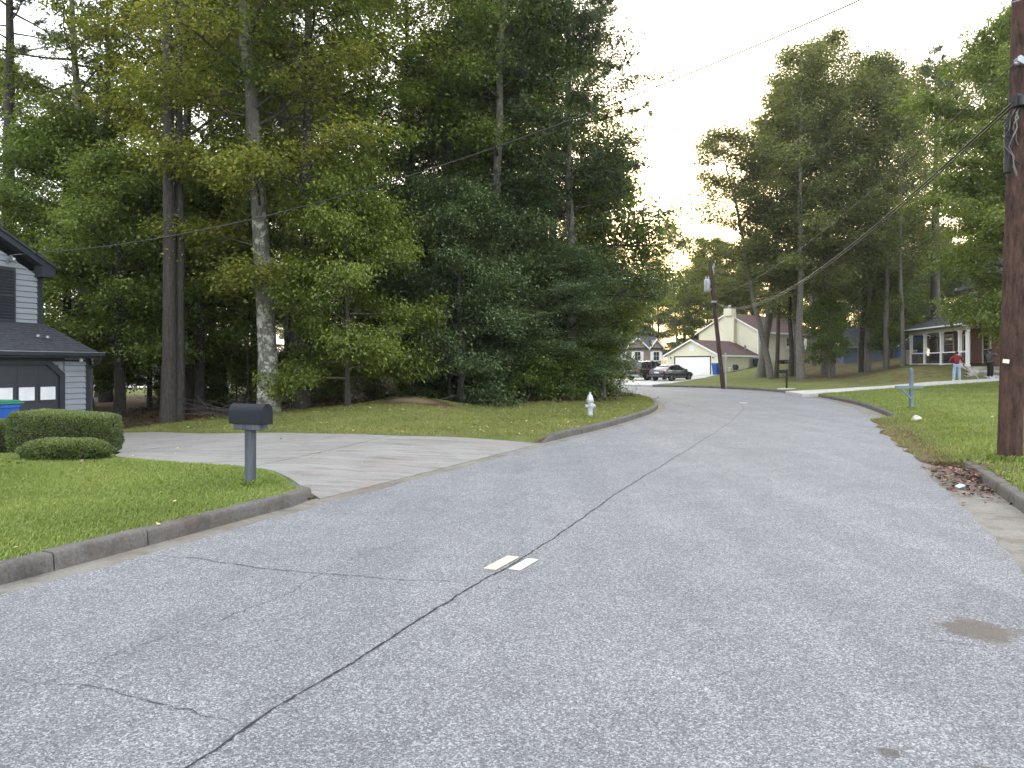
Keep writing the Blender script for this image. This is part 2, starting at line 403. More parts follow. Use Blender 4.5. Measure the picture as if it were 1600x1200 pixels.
def litter_left(x, y):
    l = ss(-1.2, 1.0, y-wood_edge(x))*ss(60, 48, y+.3*np.abs(x))*.62+.0
    l = np.maximum(l, .85*np.exp(-(((x+3.2)/2.0)**2+((y-25.1)/1.05)**2)))          # bare earth mound
    l = np.maximum(l, .5*np.exp(-(((x+9.2)/2.6)**2+((y-12.3)/1.1)**2)))            # mulch bed round the hedges
    l = np.maximum(l, .60*ss(.34, .05, pdist(x, y, LEFT))*ss(70, 30, y))
    l = np.where(((x+3.2)/2.0)**2+((y-25.1)/1.05)**2 < .9, l, np.minimum(l, .64))
    return l + .16*ss(24, 22, y)*ss(-5, -7, x)*ss(15, 17, y)
def litter_right(x, y):
    d = pdist(x, y, RIGHT)
    l = .75*ss(9, 13, y)*ss(25, 21, y)*ss(1.5, .15, d) + .30*ss(.9, .5, d)*ss(12, 10, y)
    l = np.maximum(l, .54*ss(50, 56, y)*ss(120, 90, y)*ss(.30, .36, x/np.maximum(y, 1)))
    l = np.maximum(l, .6*ss(95, 125, y))
    return np.maximum(l, .50*ss(60, 57, y)*ss(44, 47, y)*ss(.36, .44, x/np.maximum(y, 1)))
LEDGE = offset(resample(LEFT, .5), -.09)
rr = resample(RIGHT, .5)
roff = .66 - .66*ss(11.6, 13.0, rr[:, 1])*ss(24.0, 22.6, rr[:, 1])*(rr[:, 0] > 0) + .02
jr = np.random.RandomState(5)
roff += jr.normal(0, .07, len(roff))*(ss(12.2, 13.4, rr[:, 1])*ss(23.5, 22.5, rr[:, 1]))
REDGE = offset(rr, roff)
lawn_sheet('lawn', LEDGE, [(-460, 66), (-460, -39)], z_left, litter_left, [DRIVE[1:-1]], 'lawn and woodland floor left of the road')
lawn_sheet('lawn', REDGE, [(-470, 74), (-470, 900), (470, 900), (470, -160), (-12, -160)], z_right, litter_right, [], 'lawn and house plots right of the road and beyond the bend')

# --- asphalt and gutters
def sheet(name, poly, z, mat, label, cat, step=None, parent=None):
    poly = np.asarray(poly); vs, _, fs, *_r = delaunay_2d_cdt([Vector(p) for p in poly], [], [tuple(range(len(poly)))], 1, 1e-5)
    V = [(v.x, v.y, z if not callable(z) else float(z(v.x, v.y))) for v in vs]
    mb = MB(); mb.add(V, [tuple(f) for f in fs]); o = mb.build(name, mat, parent)
    if o.data.polygons and sum(p.normal.z for p in o.data.polygons) < 0: o.data.flip_normals()
    if parent is None: tag(o, label, cat, kind='structure')
    return o
lr = resample(LEFT, .33); rr2 = resample(RIGHT, .33)
la = offset(lr, .26+jr.normal(0, .018, len(lr))); ra = offset(rr2, jr.normal(0, .02, len(rr2)) + .06*np.sin(np.arange(len(rr2))*.37)*ss(10, 12, rr2[:, 1]))
sheet('road', np.vstack([la, ra[::-1]]), .010, MAT['asphalt'], 'weathered grey asphalt road bending left', 'road')
sheet('gutter', np.vstack([offset(lr, -.12), offset(lr, .40)[::-1]]), .002, MAT['gutter'], 'narrow pale concrete gutter along the left kerb', 'gutter')
sheet('gutter', np.vstack([offset(rr2, -.15), offset(rr2, .75)[::-1]]), .002, MAT['gutter'], 'wide stained concrete gutter along the right kerb', 'gutter')

# --- kerbs: cast sections with open joints
def kerb(root, path, joints, side, flip_ends=(False, False), h=.145, wd=.17):
    path = np.asarray(path); s = np.concatenate([[0], np.cumsum(np.hypot(*np.diff(path, axis=0).T))]); L = s[-1]
    js = [0] + [j for j in joints if .3 < j < L-.3] + [L]
    for a, b in zip(js[:-1], js[1:]):
        if b - a < .2: continue
        q = np.linspace(a+.006, b-.006, max(3, int((b-a)/.6)+2))
        P = np.stack([np.interp(q, s, path[:, 0]), np.interp(q, s, path[:, 1])], 1)
        if len(P) > 2: t = np.gradient(P, axis=0)
        t /= np.linalg.norm(t, axis=1)[:, None]; n = np.stack([t[:, 1], -t[:, 0]], 1)*side
        dz = RNG.uniform(-.006, .006)
        prof = [(0, -.06), (.010, .09), (.018, h-.012), (.032, h), (wd-.02, h+.004), (wd, h-.015), (wd, -.06)]
        mb = MB(); vs = []; k = len(prof)
        for i in range(len(P)):
            f = 1.0
            e0, e1 = q[i]-0, L-q[i]
            if flip_ends[0]: f = min(f, max(.12, min(1, e0/.55)))
            if flip_ends[1]: f = min(f, max(.12, min(1, e1/.55)))
            for u, zz in prof:
                vs.append((P[i][0]+n[i][0]*u, P[i][1]+n[i][1]*u, (zz+dz)*(f if zz > 0 else 1)))
        fs = [(i*k+j, i*k+(j+1) % k, (i+1)*k+(j+1) % k, (i+1)*k+j) for i in range(len(P)-1) for j in range(k)]
        fs += [tuple(range(k)), tuple(range((len(P)-1)*k, len(P)*k))]
        mb.add(vs, fs); mb.build('kerb_section', MAT['kerb'], root, smooth=True)
def cut(poly, y0, y1, cond=None):
    p = resample(poly, .15); m = (p[:, 1] >= y0) & (p[:, 1] <= y1)
    if cond is not None: m &= cond(p)
    return p[m]
kr = thing('kerb', 'dark stained concrete kerb in front of the near left lawn', 'kerb', kind='structure')
kp = cut(LEFT, -14, 9.15); sL = np.concatenate([[0], np.cumsum(np.hypot(*np.diff(kp, axis=0).T))])
jo = [float(np.interp(v, kp[:, 1], sL)) for v in (-11, -8, -5, -2, .6, 3.4, 6.0, 6.84)]
kp = np.vstack([kp, [(-2.42,9.36),(-2.56,9.52),(-2.74,9.62)]]); kerb(kr, kp, jo, -1, (False, False))
ki = thing('kerb', 'concrete kerb curling round the wooded corner past the hydrant', 'kerb', kind='structure')
kp = resample(LEFT, .15); a = np.argmin(np.hypot(kp[:, 0]-.72, kp[:, 1]-16.1)); b = np.argmin(np.hypot(kp[:, 0]+20, kp[:, 1]-60.3))
kerb(ki, kp[a:b], np.arange(3, 90, 3), -1, (True, False))
kq = offset(resample(RIGHT, .15), .55)
k1 = thing('kerb', 'concrete kerb beside the big pole with dead leaves at its end', 'kerb', kind='structure')
b = np.argmin(np.hypot(kq[:, 0]-6.95, kq[:, 1]-11.9)); a = np.argmin(np.hypot(kq[:, 0]+3, kq[:, 1]+12))
kerb(k1, kq[a:b], [3,6,9,12,15,18,21,23.4,25.3], 1, (False, False))
k2 = thing('kerb', 'curved kerb between the sunken verge and the white path', 'kerb', kind='structure')
a = np.argmin(np.hypot(kq[:, 0]-11.6, kq[:, 1]-23.2)); b = np.argmin(np.hypot(kq[:, 0]-15.7, kq[:, 1]-39.6))
kerb(k2, kq[a:b], np.arange(2.5, 60, 3), 1, (True, True))
k3 = thing('kerb', 'kerb round the outside of the bend below the leaning pole', 'kerb', kind='structure')
a = np.argmin(np.hypot(kq[:, 0]-16.3, kq[:, 1]-44.6)); b = np.argmin(np.hypot(kq[:, 0]-10.2, kq[:, 1]-59.9))
kerb(k3, kq[a:b], np.arange(2.5, 60, 3), 1, (True, True))

# --- concrete drive on the left, in slabs with open joints
dr = thing('driveway', 'wide grey concrete driveway running back to the garage', 'driveway', kind='structure')
def zd(x, y): return float(z_left(x, y, True)[0]) + .05
def slab(poly, name='concrete_slab', parent=dr, zf=zd, mat='concrete', step=.8, th=.05):
    poly = np.asarray(poly, float); poly = np.vstack([np.linspace(a, b, max(1, int(np.hypot(*(b-a))/.5)), endpoint=False) for a, b in zip(poly, np.roll(poly, -1, 0)) if np.hypot(*(b-a)) > 1e-3])
    x0, y0 = poly.min(0); x1, y1 = poly.max(0)
    gx, gy = np.meshgrid(np.arange(x0, x1, step), np.arange(y0, y1, step)); A = np.stack([gx.ravel(), gy.ravel()], 1)
    A = A[inside(A[:, 0], A[:, 1], poly)]; A = A[pdist(A[:, 0], A[:, 1], np.vstack([poly, poly[:1]])) > .25] if len(A) else A
    n = len(poly)
    vs, _, fs, *_r = delaunay_2d_cdt([Vector(p) for p in poly]+[Vector(p) for p in A], [(i, (i+1) % n) for i in range(n)], [tuple(range(n))], 1, 1e-5)
    c = poly.mean(0)
    V = [(v.x, v.y, zf(v.x, v.y)) for v in vs]; mb = MB(); mb.add(V, [tuple(f) for f in fs])
    W = [(p[0], p[1], zf(p[0], p[1])) for p in poly]
    mb.add(W + [(a_, b_, c_-th-.12) for a_, b_, c_ in W], [(i, (i+1) % n, n+(i+1) % n, n+i) for i in range(n)])
    return mb.build(name, mat and MAT[mat], parent)
def split(poly, p, q, gap=.018):
    """both halves of a polygon cut by line p-q, with an open joint"""
    p, q = np.array(p, float), np.array(q, float); d = (q-p)/np.linalg.norm(q-p); nrm = np.array([-d[1], d[0]])
    res = []
    for sgn in (1, -1):
        out = []; m = len(poly)
        for i in range(m):
            a_, b_ = poly[i], poly[(i+1) % m]; da, db = sgn*np.dot(a_-p, nrm)-gap/2, sgn*np.dot(b_-p, nrm)-gap/2
            if da >= 0: out.append(a_)
            if (da > 0) != (db > 0): out.append(a_+(b_-a_)*da/(da-db))
        res.append(np.array(out))
    return res
A1, B1 = split(DRIVE, (-3.95, 11.2), (-2.45, 17.0), .03)          # the long joint seen from the road
parts = [A1, B1]
nxt = []
for pl in parts:
    if pl[:, 0].min() < -6: nxt += [k for k in split(pl, (-8.0, 12.6), (-6.2, 19.5), .015) if len(k) > 2]
    else: nxt.append(pl)
for pl in nxt: slab(pl)
jp = resample(np.array([(-3.93,11.38),(-2.50,16.5)]), .4); ja, jb = offset(jp, .016), offset(jp, -.016)
mb = MB(); n_ = len(jp); mb.add([(x, y, zd(x, y)-.010) for x, y in ja]+[(x, y, zd(x, y)-.010) for x, y in jb], [(i, i+1, n_+i+1, n_+i) for i in range(n_-1)]); mb.build('expansion_joint', MAT['crack'], dr)
# --- white concrete path of the house on the right, drive of the cream house
def zr(k): return lambda x, y: float(z_right(x, y)[0]) + k
pw = thing('path', 'new white concrete driveway crossing the right hand lawn', 'driveway', kind='structure')
PA = [(15.05,39.9),(15.8,40.25),(20,41.2),(26,42.8),(34,45.2),(48,48)]; PB = [(15.75,44.4),(16.8,44.1),(21,44.6),(26.2,46.1),(31,47.6),(40,50),(47,52)]
for i in range(4):
    pa, pb = np.array(PA), np.array(PB)
    ta, tb = np.linspace(0, 1, 5)[i:i+2]
    def al(P, t): 
        s = np.concatenate([[0], np.cumsum(np.hypot(*np.diff(P, axis=0).T))]); t = t*s[-1]
        return np.array([np.interp(t, s, P[:, 0]), np.interp(t, s, P[:, 1])])
    qs = [al(pa, ta+(tb-ta)*u) for u in (0.002, .33, .66, .998)] + [al(pb, ta+(tb-ta)*u) for u in (.998, .66, .33, .002)]
    slab(qs, 'concrete_slab', pw, zr(.03), 'path')
dy = thing('driveway', 'concrete driveway of the cream house with two parked cars', 'driveway', kind='structure')
for a_, b_ in ((0, .5), (.5, 1)):
    p0, p1 = np.array((10.6,58.9)), np.array((21.6,79.4)); q0, q1 = np.array((2.6,63.6)), np.array((16.6,83.6))
    qs = [p0+(p1-p0)*(a_+.002), p0+(p1-p0)*(b_-.002), q0+(q1-q0)*(b_-.002), q0+(q1-q0)*(a_+.002)]
    slab(qs, 'concrete_slab', dy, zr(.04), 'path', 1.5)

# --- cracks and lane markers
def crack(pts, wd, label, jit=.012, z=.0145, sub=.035):
    P = resample(np.array(pts, float), sub); r_ = np.random.RandomState(int(abs(pts[0][0]*100))+1)
    k = np.cumsum(r_.normal(0, jit, len(P))); k -= np.linspace(k[0], k[-1], len(k)); k = k*.5 + r_.normal(0, jit*.4, len(P))
    C = offset(P, k); ww = wd*(.3+1.1*r_.rand(len(P)))*np.minimum(1, .25+np.minimum(np.arange(len(P)), np.arange(len(P))[::-1])/12)
    a_, b_ = offset(C, ww/2), offset(C, -ww/2); mb = MB(); n = len(P)
    mb.add([(x, y, z) for x, y in a_]+[(x, y, z) for x, y in b_], [(i, i+1, n+i+1, n+i) for i in range(n-1)])
    return tag(mb.build('road_crack', MAT['crack']), label, 'crack', kind='structure')
def gpx(px, py): Y = 1.6*1202/(py-572); return ((px-800)/1202*Y, Y)
cc = resample(CENTRE, .1); cc = cc[(cc[:, 1] > -1) & (cc[:, 1] < 60) & (cc[:, 0] > 3-4.8)]
crack(cc, .013, 'long crack along the centre joint of the road', .006)
crack([gpx(250,871),gpx(300,872),gpx(390,884),gpx(470,893),gpx(520,897),gpx(600,906),gpx(690,910),gpx(745,917)], .008, 'thin crack crossing the left lane towards the markers')
crack([gpx(745,918),gpx(800,923),gpx(870,932)], .005, 'faint crack right of the centre joint')
crack([gpx(20,1066),gpx(80,1072),gpx(140,1075),gpx(200,1088),gpx(260,1106),gpx(310,1126),gpx(385,1142)], .0055, 'wandering crack at the near left of the road')
crack([gpx(0,1092),gpx(120,1050),gpx(200,1020),gpx(300,978),gpx(440,925),gpx(520,890),gpx(700,820),gpx(850,765)], .004, 'hairline seam along the middle of the left lane', .02)
crack([gpx(1390,995),gpx(1450,1003),gpx(1530,1014),gpx(1600,1022)], .005, 'fine crack beside the brown stain')
for c, l, m_, lab, wd_, ang in (((-.082,6.2), .44, 'marker', 'larger tan marker strip left of the centre joint', .105, 25), ((.095,6.15), .36, 'marker_white', 'smaller cream marker strip right of the centre joint', .095, 25),
      ((9.95,33.1), .26, 'marker_white', 'small white marker far along the road at the bend', .34, 20)):
    mb = MB(); mb.box((c[0], c[1], .0165), (wd_, l, .006), rz=-R(ang)); tag(mb.build('road_marker', MAT[m_]), lab, 'road marker')
# ------------------------------------------------------------------ trees
def tubes_arrays(paths, sides):
    V = []; F = []; n0 = 0
    ang = np.arange(sides)*2*np.pi/sides; ca, sa = np.cos(ang), np.sin(ang)
    for P, rad in paths:
        k = len(P); t = np.gradient(P, axis=0); t /= np.linalg.norm(t, axis=1)[:, None]+1e-9
        ref = np.where(np.abs(t[:, 2:3]) > .9, np.array([[1., 0, 0]]), np.array([[0, 0, 1.]]))
        a = np.cross(t, ref); a /= np.linalg.norm(a, axis=1)[:, None]+1e-9; b = np.cross(t, a)
        V.append((P[:, None, :] + (a[:, None, :]*ca[None, :, None] + b[:, None, :]*sa[None, :, None])*rad[:, None, None]).reshape(-1, 3))
        i, j = np.meshgrid(np.arange(k-1), np.arange(sides), indexing='ij'); j2 = (j+1) % sides
        F.append(n0 + np.stack([i*sides+j, i*sides+j2, (i+1)*sides+j2, (i+1)*sides+j], -1).reshape(-1, 4)); n0 += k*sides
    return np.vstack(V), np.vstack(F)
def leaf_quads(rs, C, O, m, sig, size, droop=.35, roll=.45, fold=.18, wfrac=.62, tint_noise=.22):
    """m leaves round every twig centre C (outward direction O)"""
    N = len(C)*m; c = np.repeat(C, m, 0); o = np.repeat(O, m, 0)
    big = np.repeat(rs.uniform(.5, 1.65, len(C)), m)[:, None]; p = c + rs.normal(0, 1, (N, 3))*np.array(sig)*big
    az = np.arctan2(o[:, 1], o[:, 0]) + rs.normal(0, 1.0, N); pt = rs.normal(droop, .38, N)
    d = np.stack([np.cos(az)*np.cos(pt), np.sin(az)*np.cos(pt), -np.sin(pt)], 1)
    s = np.stack([-np.sin(az), np.cos(az), np.zeros(N)], 1); up = np.cross(d, s); up *= np.sign(up[:, 2:3]+1e-6)
    rl = rs.normal(0, roll, N)[:, None]; s2 = s*np.cos(rl)+up*np.sin(rl); up2 = np.cross(s2, d); up2 *= np.sign(np.sum(up2*up, 1, keepdims=True))
    L = (size*rs.uniform(.5, 1.45, N))[:, None]; W = L*wfrac
    q = np.stack([p, p+d*L*.45+s2*W*.5+up2*L*fold, p+d*L, p+d*L*.45-s2*W*.5+up2*L*fold], 1)
    ct = np.repeat(np.clip(rs.normal(.45, .16, len(C)), 0, 1), m)
    return q, np.clip(ct + rs.normal(0, tint_noise, N), 0, 1)
def wander(rs, p0, d0, L, k, wob, up=0., sag=0.):
    P = [np.array(p0, float)]; d = np.array(d0, float); d /= np.linalg.norm(d)
    for i in range(k):
        d = d + rs.normal(0, wob, 3) + np.array([0, 0, up - sag*(i/k)]); d /= np.linalg.norm(d); P.append(P[-1]+d*L/k)
    return np.array(P)
def make_broad(seed, H=20, r0=.3, cb=.3, rad=4.5, limbs=40, subs=7, m=34, size=.15, sig=(.34,.34,.13), lean=(0,0), lo=.2, hi=.95, top=.55, trunk_wob=.035, spread=.55, flare=1.5, centres=4, peak=.4, droop=.35, wfrac=.62, sides=9, limb=1.0, flat=.08):
    """trunk with limbs, side branches and flat sprays of leaves at their ends"""
    rs = np.random.RandomState(seed)
    k = 14; h = np.linspace(0, 1, k); wob = np.cumsum(rs.normal(0, trunk_wob*H/14, (k, 2)), 0); wob[0] = 0
    T = np.column_stack([wob[:, 0]+lean[0]*h**1.3, wob[:, 1]+lean[1]*h**1.3, H*h*.97])
    tr = r0*((1-h)**.85*.94+.06); tr[0] *= flare; 
    T = np.vstack([T[:1], T[0]*.8+T[1]*.2+0, T[1:]]); T[0, 2] = -.35; T[1, 2] = H*.018; tr = np.concatenate([[tr[0]*1.08], [r0*1.16], tr[1:]])
    at = lambda f: np.array([np.interp(f*H*.97, T[:, 2], T[:, i]) for i in range(3)])
    ra = lambda f: np.interp(f*H*.97, T[:, 2], tr)
    wood = [(T, tr)]; thin = []; C = []; O = []
    ga = rs.uniform(0, 6.28)
    for i in range(limbs):
        f = cb + (.985-cb)*((i+rs.uniform(0, 1))/limbs)**.92; u = (f-cb)/(1-cb)
        prof = (lo + (1-lo)*u/peak) if u < peak else 1 - .82*((u-peak)/(1-peak))**1.6
        ga += 2.4 + rs.normal(0, .35); L = max(.5, rad*prof*rs.uniform(.7, 1.18)); el = rs.normal(.12, .22) + u*spread*1.5
        d = np.array([math.cos(ga)*math.cos(el), math.sin(ga)*math.cos(el), math.sin(el)])
        P = wander(rs, at(f), d, L, 6, .09, .015, .10); b0 = min(ra(f)*.40, .022+.011*L)*limb; wood.append((P, b0*np.linspace(1, .22, 7)))
        for s_ in range(subs):
            t = .28+.72*(s_+rs.uniform(0, 1))/subs; x = t*6; j = min(5, int(x)); p = P[j]+(P[j+1]-P[j])*(x-j)
            az = ga + (1 if s_ % 2 else -1)*rs.uniform(.35, 1.1)*(1.15-t*.6); l2 = L*rs.uniform(.22, .42)*(1.25-.6*t)+.25
            e2 = rs.normal(.08+u*.35, .22); d2 = np.array([math.cos(az)*math.cos(e2), math.sin(az)*math.cos(e2), math.sin(e2)])
            Q = wander(rs, p, d2, l2, 3, .12, .0, .14); thin.append((Q, b0*.34*np.linspace(1, .3, 4)))
            for c_ in range(centres):
                w_ = .3+.75*(c_+rs.uniform(0, 1))/centres; y = min(w_, 1)*3; jj = min(2, int(y)); q = Q[jj]+(Q[jj+1]-Q[jj])*(y-jj)
                C.append(q + rs.normal(0, .10, 3)); O.append(d2)
    C = np.array(C); O = np.array(O)
    q, tint = leaf_quads(rs, C, O, m, sig, size, droop=droop, wfrac=wfrac)
    V1, F1 = tubes_arrays(wood[:1], sides+3); V2, F2 = tubes_arrays(wood[1:], 6); V3, F3 = tubes_arrays(thin, 3)
    return (np.vstack([V1, V2, V3]), np.vstack([F1, F2+len(V1), F3+len(V1)+len(V2)]), len(F1)), (q, tint)
def make_pine(seed, H=24, r0=.3, cb=.55, rad=3.2, limbs=34, subs=6, m=20, size=.24, per=5, lean=(0,0), droop=0., width=.12):
    rs = np.random.RandomState(seed)
    k = 12; h = np.linspace(0, 1, k); wob = np.cumsum(rs.normal(0, .05, (k, 2)), 0); wob[0] = 0
    T = np.column_stack([wob[:, 0]+lean[0]*h, wob[:, 1]+lean[1]*h, H*h]); tr = r0*((1-h)**.8*.93+.07); tr[0] *= 1.25; T[0, 2] = -.35
    at = lambda f: np.array([np.interp(f*H, T[:, 2], T[:, i]) for i in range(3)]); ra = lambda f: np.interp(f*H, T[:, 2], tr)
    wood = []; thin = []; C = []; O = []; ga = 0
    for i in range(limbs):
        f = cb+(.99-cb)*(i+rs.uniform(0, 1))/limbs; u = (f-cb)/(1-cb); ga += 2.4+rs.normal(0, .4)
        L = rad*(.55+.45*min(1, u/.25))*(1-.8*max(0, (u-.25)/.75)**1.3)*rs.uniform(.6, 1.2); el = -.12+u*.75+rs.normal(0, .12)
        P = wander(rs, at(f), [math.cos(ga)*math.cos(el), math.sin(ga)*math.cos(el), math.sin(el)], L, 5, .07, .05, .02)
        b0 = min(ra(f)*.45, .02+.014*L); wood.append((P, b0*np.linspace(1, .25, 6)))
        for s_ in range(subs):
            t = .35+.65*(s_+rs.uniform(0, 1))/subs; x = t*5; j = min(4, int(x)); p = P[j]+(P[j+1]-P[j])*(x-j)
            az = ga+(1 if s_ % 2 else -1)*rs.uniform(.3, 1.0); e2 = rs.normal(.25, .2); l2 = rs.uniform(.3, .55)*(.5+L*.22)
            d2 = np.array([math.cos(az)*math.cos(e2), math.sin(az)*math.cos(e2), math.sin(e2)]); Q = wander(rs, p, d2, l2, 2, .1, .04)
            thin.append((Q, .012*np.linspace(1, .5, 3)))
            for c_ in range(per): C.append(Q[0]+(Q[2]-Q[0])*(.25+.85*(c_+rs.rand())/per) + rs.normal(0, .07, 3)); O.append(d2)
    C = np.array(C); O = np.array(O); N = len(C)*m
    c = np.repeat(C, m, 0); d = rs.normal(0, 1, (N, 3)); d += np.repeat(O, m, 0)*1.0; d[:, 2] += .15-droop; d /= np.linalg.norm(d, axis=1)[:, None]
    s = np.cross(d, rs.normal(0, 1, (N, 3))); s /= np.linalg.norm(s, axis=1)[:, None]+1e-9
    L = (size*rs.uniform(.7, 1.2, N))[:, None]; W = L*width
    q = np.stack([c, c+d*L*.5+s*W*.5, c+d*L, c+d*L*.5-s*W*.5], 1); tint = np.clip(np.repeat(rs.normal(.45, .2, len(C)), m)+rs.normal(0, .15, N), 0, 1)
    V1, F1 = tubes_arrays([(T, tr)], 12); V2, F2 = tubes_arrays(wood, 5); V3, F3 = tubes_arrays(thin, 3)
    return (np.vstack([V1, V2, V3]), np.vstack([F1, F2+len(V1), F3+len(V1)+len(V2)]), len(F1)), (q, tint)
MAT['leaf'] = leafmat('broad_leaves', (.066,.096,.024), (.132,.176,.038), (.235,.27,.068), .42)
MAT['leaf_dark'] = leafmat('glossy_dark_leaves', (.040,.066,.029), (.086,.126,.052), (.17,.205,.095), .3)
MAT['leaf_warm'] = leafmat('turning_leaves', (.092,.118,.024), (.180,.210,.040), (.32,.30,.075), .46)
MAT['leaf_oak'] = leafmat('oak_leaves', (.070,.098,.034), (.142,.175,.058), (.25,.255,.105), .44)
MAT['needle'] = leafmat('pine_needles', (.028,.050,.024), (.055,.085,.036), (.11,.13,.05), .2)
MAT['bark_dark'] = bark('dark_furrowed_bark', (.020,.018,.016), (.066,.060,.053))
MAT['bark_limb'] = bark('dark_limb_bark', (.030,.026,.022), (.095,.085,.072))
MAT['bark_grey'] = bark('grey_bark', (.075,.068,.058), (.19,.175,.15))
MAT['bark_lichen'] = bark('lichen_bark', (.065,.060,.050), (.17,.16,.138), (.40,.41,.35))
PROTO = {}
def proto(key, fn, bark_, leaf_, **kw):
    (V, F, nt_), (q, tint) = fn(**kw)
    wm = quads_mesh(key+'_trunk', V, [MAT[bark_], MAT['bark_limb']], F=F); wm.polygons.foreach_set('material_index', (np.arange(len(F)) >= nt_).astype(np.int32)); wm.polygons.foreach_set('use_smooth', [True]*len(wm.polygons))
    PROTO[key] = (wm, quads_mesh(key+'_crown', q, MAT[leaf_], tint))
proto('gum', make_broad, 'bark_lichen', 'leaf_warm', seed=11, H=23, r0=.33, cb=.17, rad=5.8, limbs=48, subs=9, m=58, size=.115, sig=(.36,.36,.16), lean=(-1.6,.4), lo=.30, peak=.45, flare=1.3, spread=.5, limb=.8)
proto('broad_a', make_broad, 'bark_dark', 'leaf', seed=21, H=21, r0=.27, cb=.30, rad=4.8, limbs=44, subs=8, m=40, size=.13, lo=.45)
proto('broad_b', make_broad, 'bark_grey', 'leaf', seed=22, H=22, r0=.24, cb=.36, rad=4.4, limbs=40, subs=8, m=38, size=.13, lo=.4, lean=(.9,0))
proto('broad_c', make_broad, 'bark_dark', 'leaf_warm', seed=23, H=20, r0=.24, cb=.25, rad=4.4, limbs=42, subs=8, m=38, size=.13, lo=.5)
proto('sapling', make_broad, 'bark_dark', 'leaf', seed=31, H=7.5, r0=.12, cb=.12, rad=3.0, limbs=32, subs=8, m=64, size=.112, sig=(.28,.28,.13), lo=.75, peak=.3, spread=.3, droop=.45)
proto('sapling_b', make_broad, 'bark_dark', 'leaf', seed=33, H=9, r0=.20, cb=.24, rad=3.1, limbs=34, subs=8, m=58, size=.112, sig=(.30,.30,.14), lo=.6, peak=.3, spread=.35, droop=.4)
proto('understorey', make_broad, 'bark_grey', 'leaf', seed=35, H=9, r0=.11, cb=.20, rad=2.3, limbs=26, subs=6, m=34, size=.17, sig=(.36,.36,.22), lo=.7, peak=.4, spread=.7, droop=.4)
proto('evergreen', make_broad, 'bark_dark', 'leaf_dark', seed=41, H=8, r0=.13, cb=.03, rad=2.7, limbs=42, subs=8, m=52, size=.105, sig=(.27,.27,.12), lo=.85, peak=.25, spread=.5, wfrac=.5)
proto('evergreen_b', make_broad, 'bark_dark', 'leaf_dark', seed=42, H=11, r0=.2, cb=.07, rad=3.7, limbs=46, subs=9, m=54, size=.112, sig=(.30,.30,.12), lo=.85, peak=.3, spread=.45, wfrac=.5, droop=.5)
proto('corner', make_broad, 'bark_dark', 'leaf_dark', seed=44, H=17, r0=.24, cb=.20, rad=4.9, limbs=50, subs=9, m=44, size=.125, sig=(.34,.34,.14), lo=.8, peak=.3, spread=.55, wfrac=.5, droop=.45)
proto('pine', make_pine, 'bark_dark', 'needle', seed=51, H=25, r0=.34, cb=.58, rad=3.4)
proto('pine_low', make_pine, 'bark_grey', 'needle', seed=52, H=22, r0=.24, cb=.34, rad=4.3, limbs=56, subs=8, m=26, per=5)
OAK = dict(sig=(.42,.42,.24), centres=4, wfrac=.6, droop=.3, spread=.75, flare=1.15, limb=.8)
proto('oak_a', make_broad, 'bark_grey', 'leaf_oak', seed=61, H=27, r0=.29, cb=.27, rad=6.2, limbs=48, subs=9, m=20, size=.185, lo=.55, peak=.35, **OAK)
proto('oak_b', make_broad, 'bark_grey', 'leaf_oak', seed=62, H=25, r0=.24, cb=.33, rad=5.4, limbs=42, subs=9, m=20, size=.185, lo=.55, peak=.35, lean=(-1.5,0), **OAK)
proto('oak_c', make_broad, 'bark_limb', 'leaf_oak', seed=63, H=24, r0=.22, cb=.38, rad=5.0, limbs=36, subs=8, m=18, size=.185, lo=.6, peak=.4, lean=(.9,0), **OAK)
proto('maple', make_broad, 'bark_dark', 'leaf', seed=71, H=17, r0=.3, cb=.20, rad=6.0, limbs=48, subs=9, m=54, size=.15, sig=(.36,.36,.15), lo=.8, peak=.3, droop=.5, spread=.4)
proto('bush', make_broad, 'bark_dark', 'leaf', seed=91, H=2.2, r0=.04, cb=.03, rad=1.3, limbs=22, subs=5, m=34, size=.095, sig=(.2,.2,.1), lo=.8, peak=.4, spread=.6, centres=3)
def tree(key, x, y, z, sc=1.0, rz=0., color=(1,1,1), label='', group=None, name='tree', scz=None, cat='tree', tilt=0.):
    t = thing(name, label, cat, (x, y, z), rz, group)
    t.scale = (sc, sc, scz or sc); t.rotation_euler = (0, tilt, rz)
    link('trunk', PROTO[key][0], t); c = link('crown', PROTO[key][1], t); c.color = (*color, 1)
    return t
ZL = lambda x, y: float(z_left(x, y)[0]); ZR = lambda x, y: float(z_right(x, y)[0])
G_ = (1,1,1)
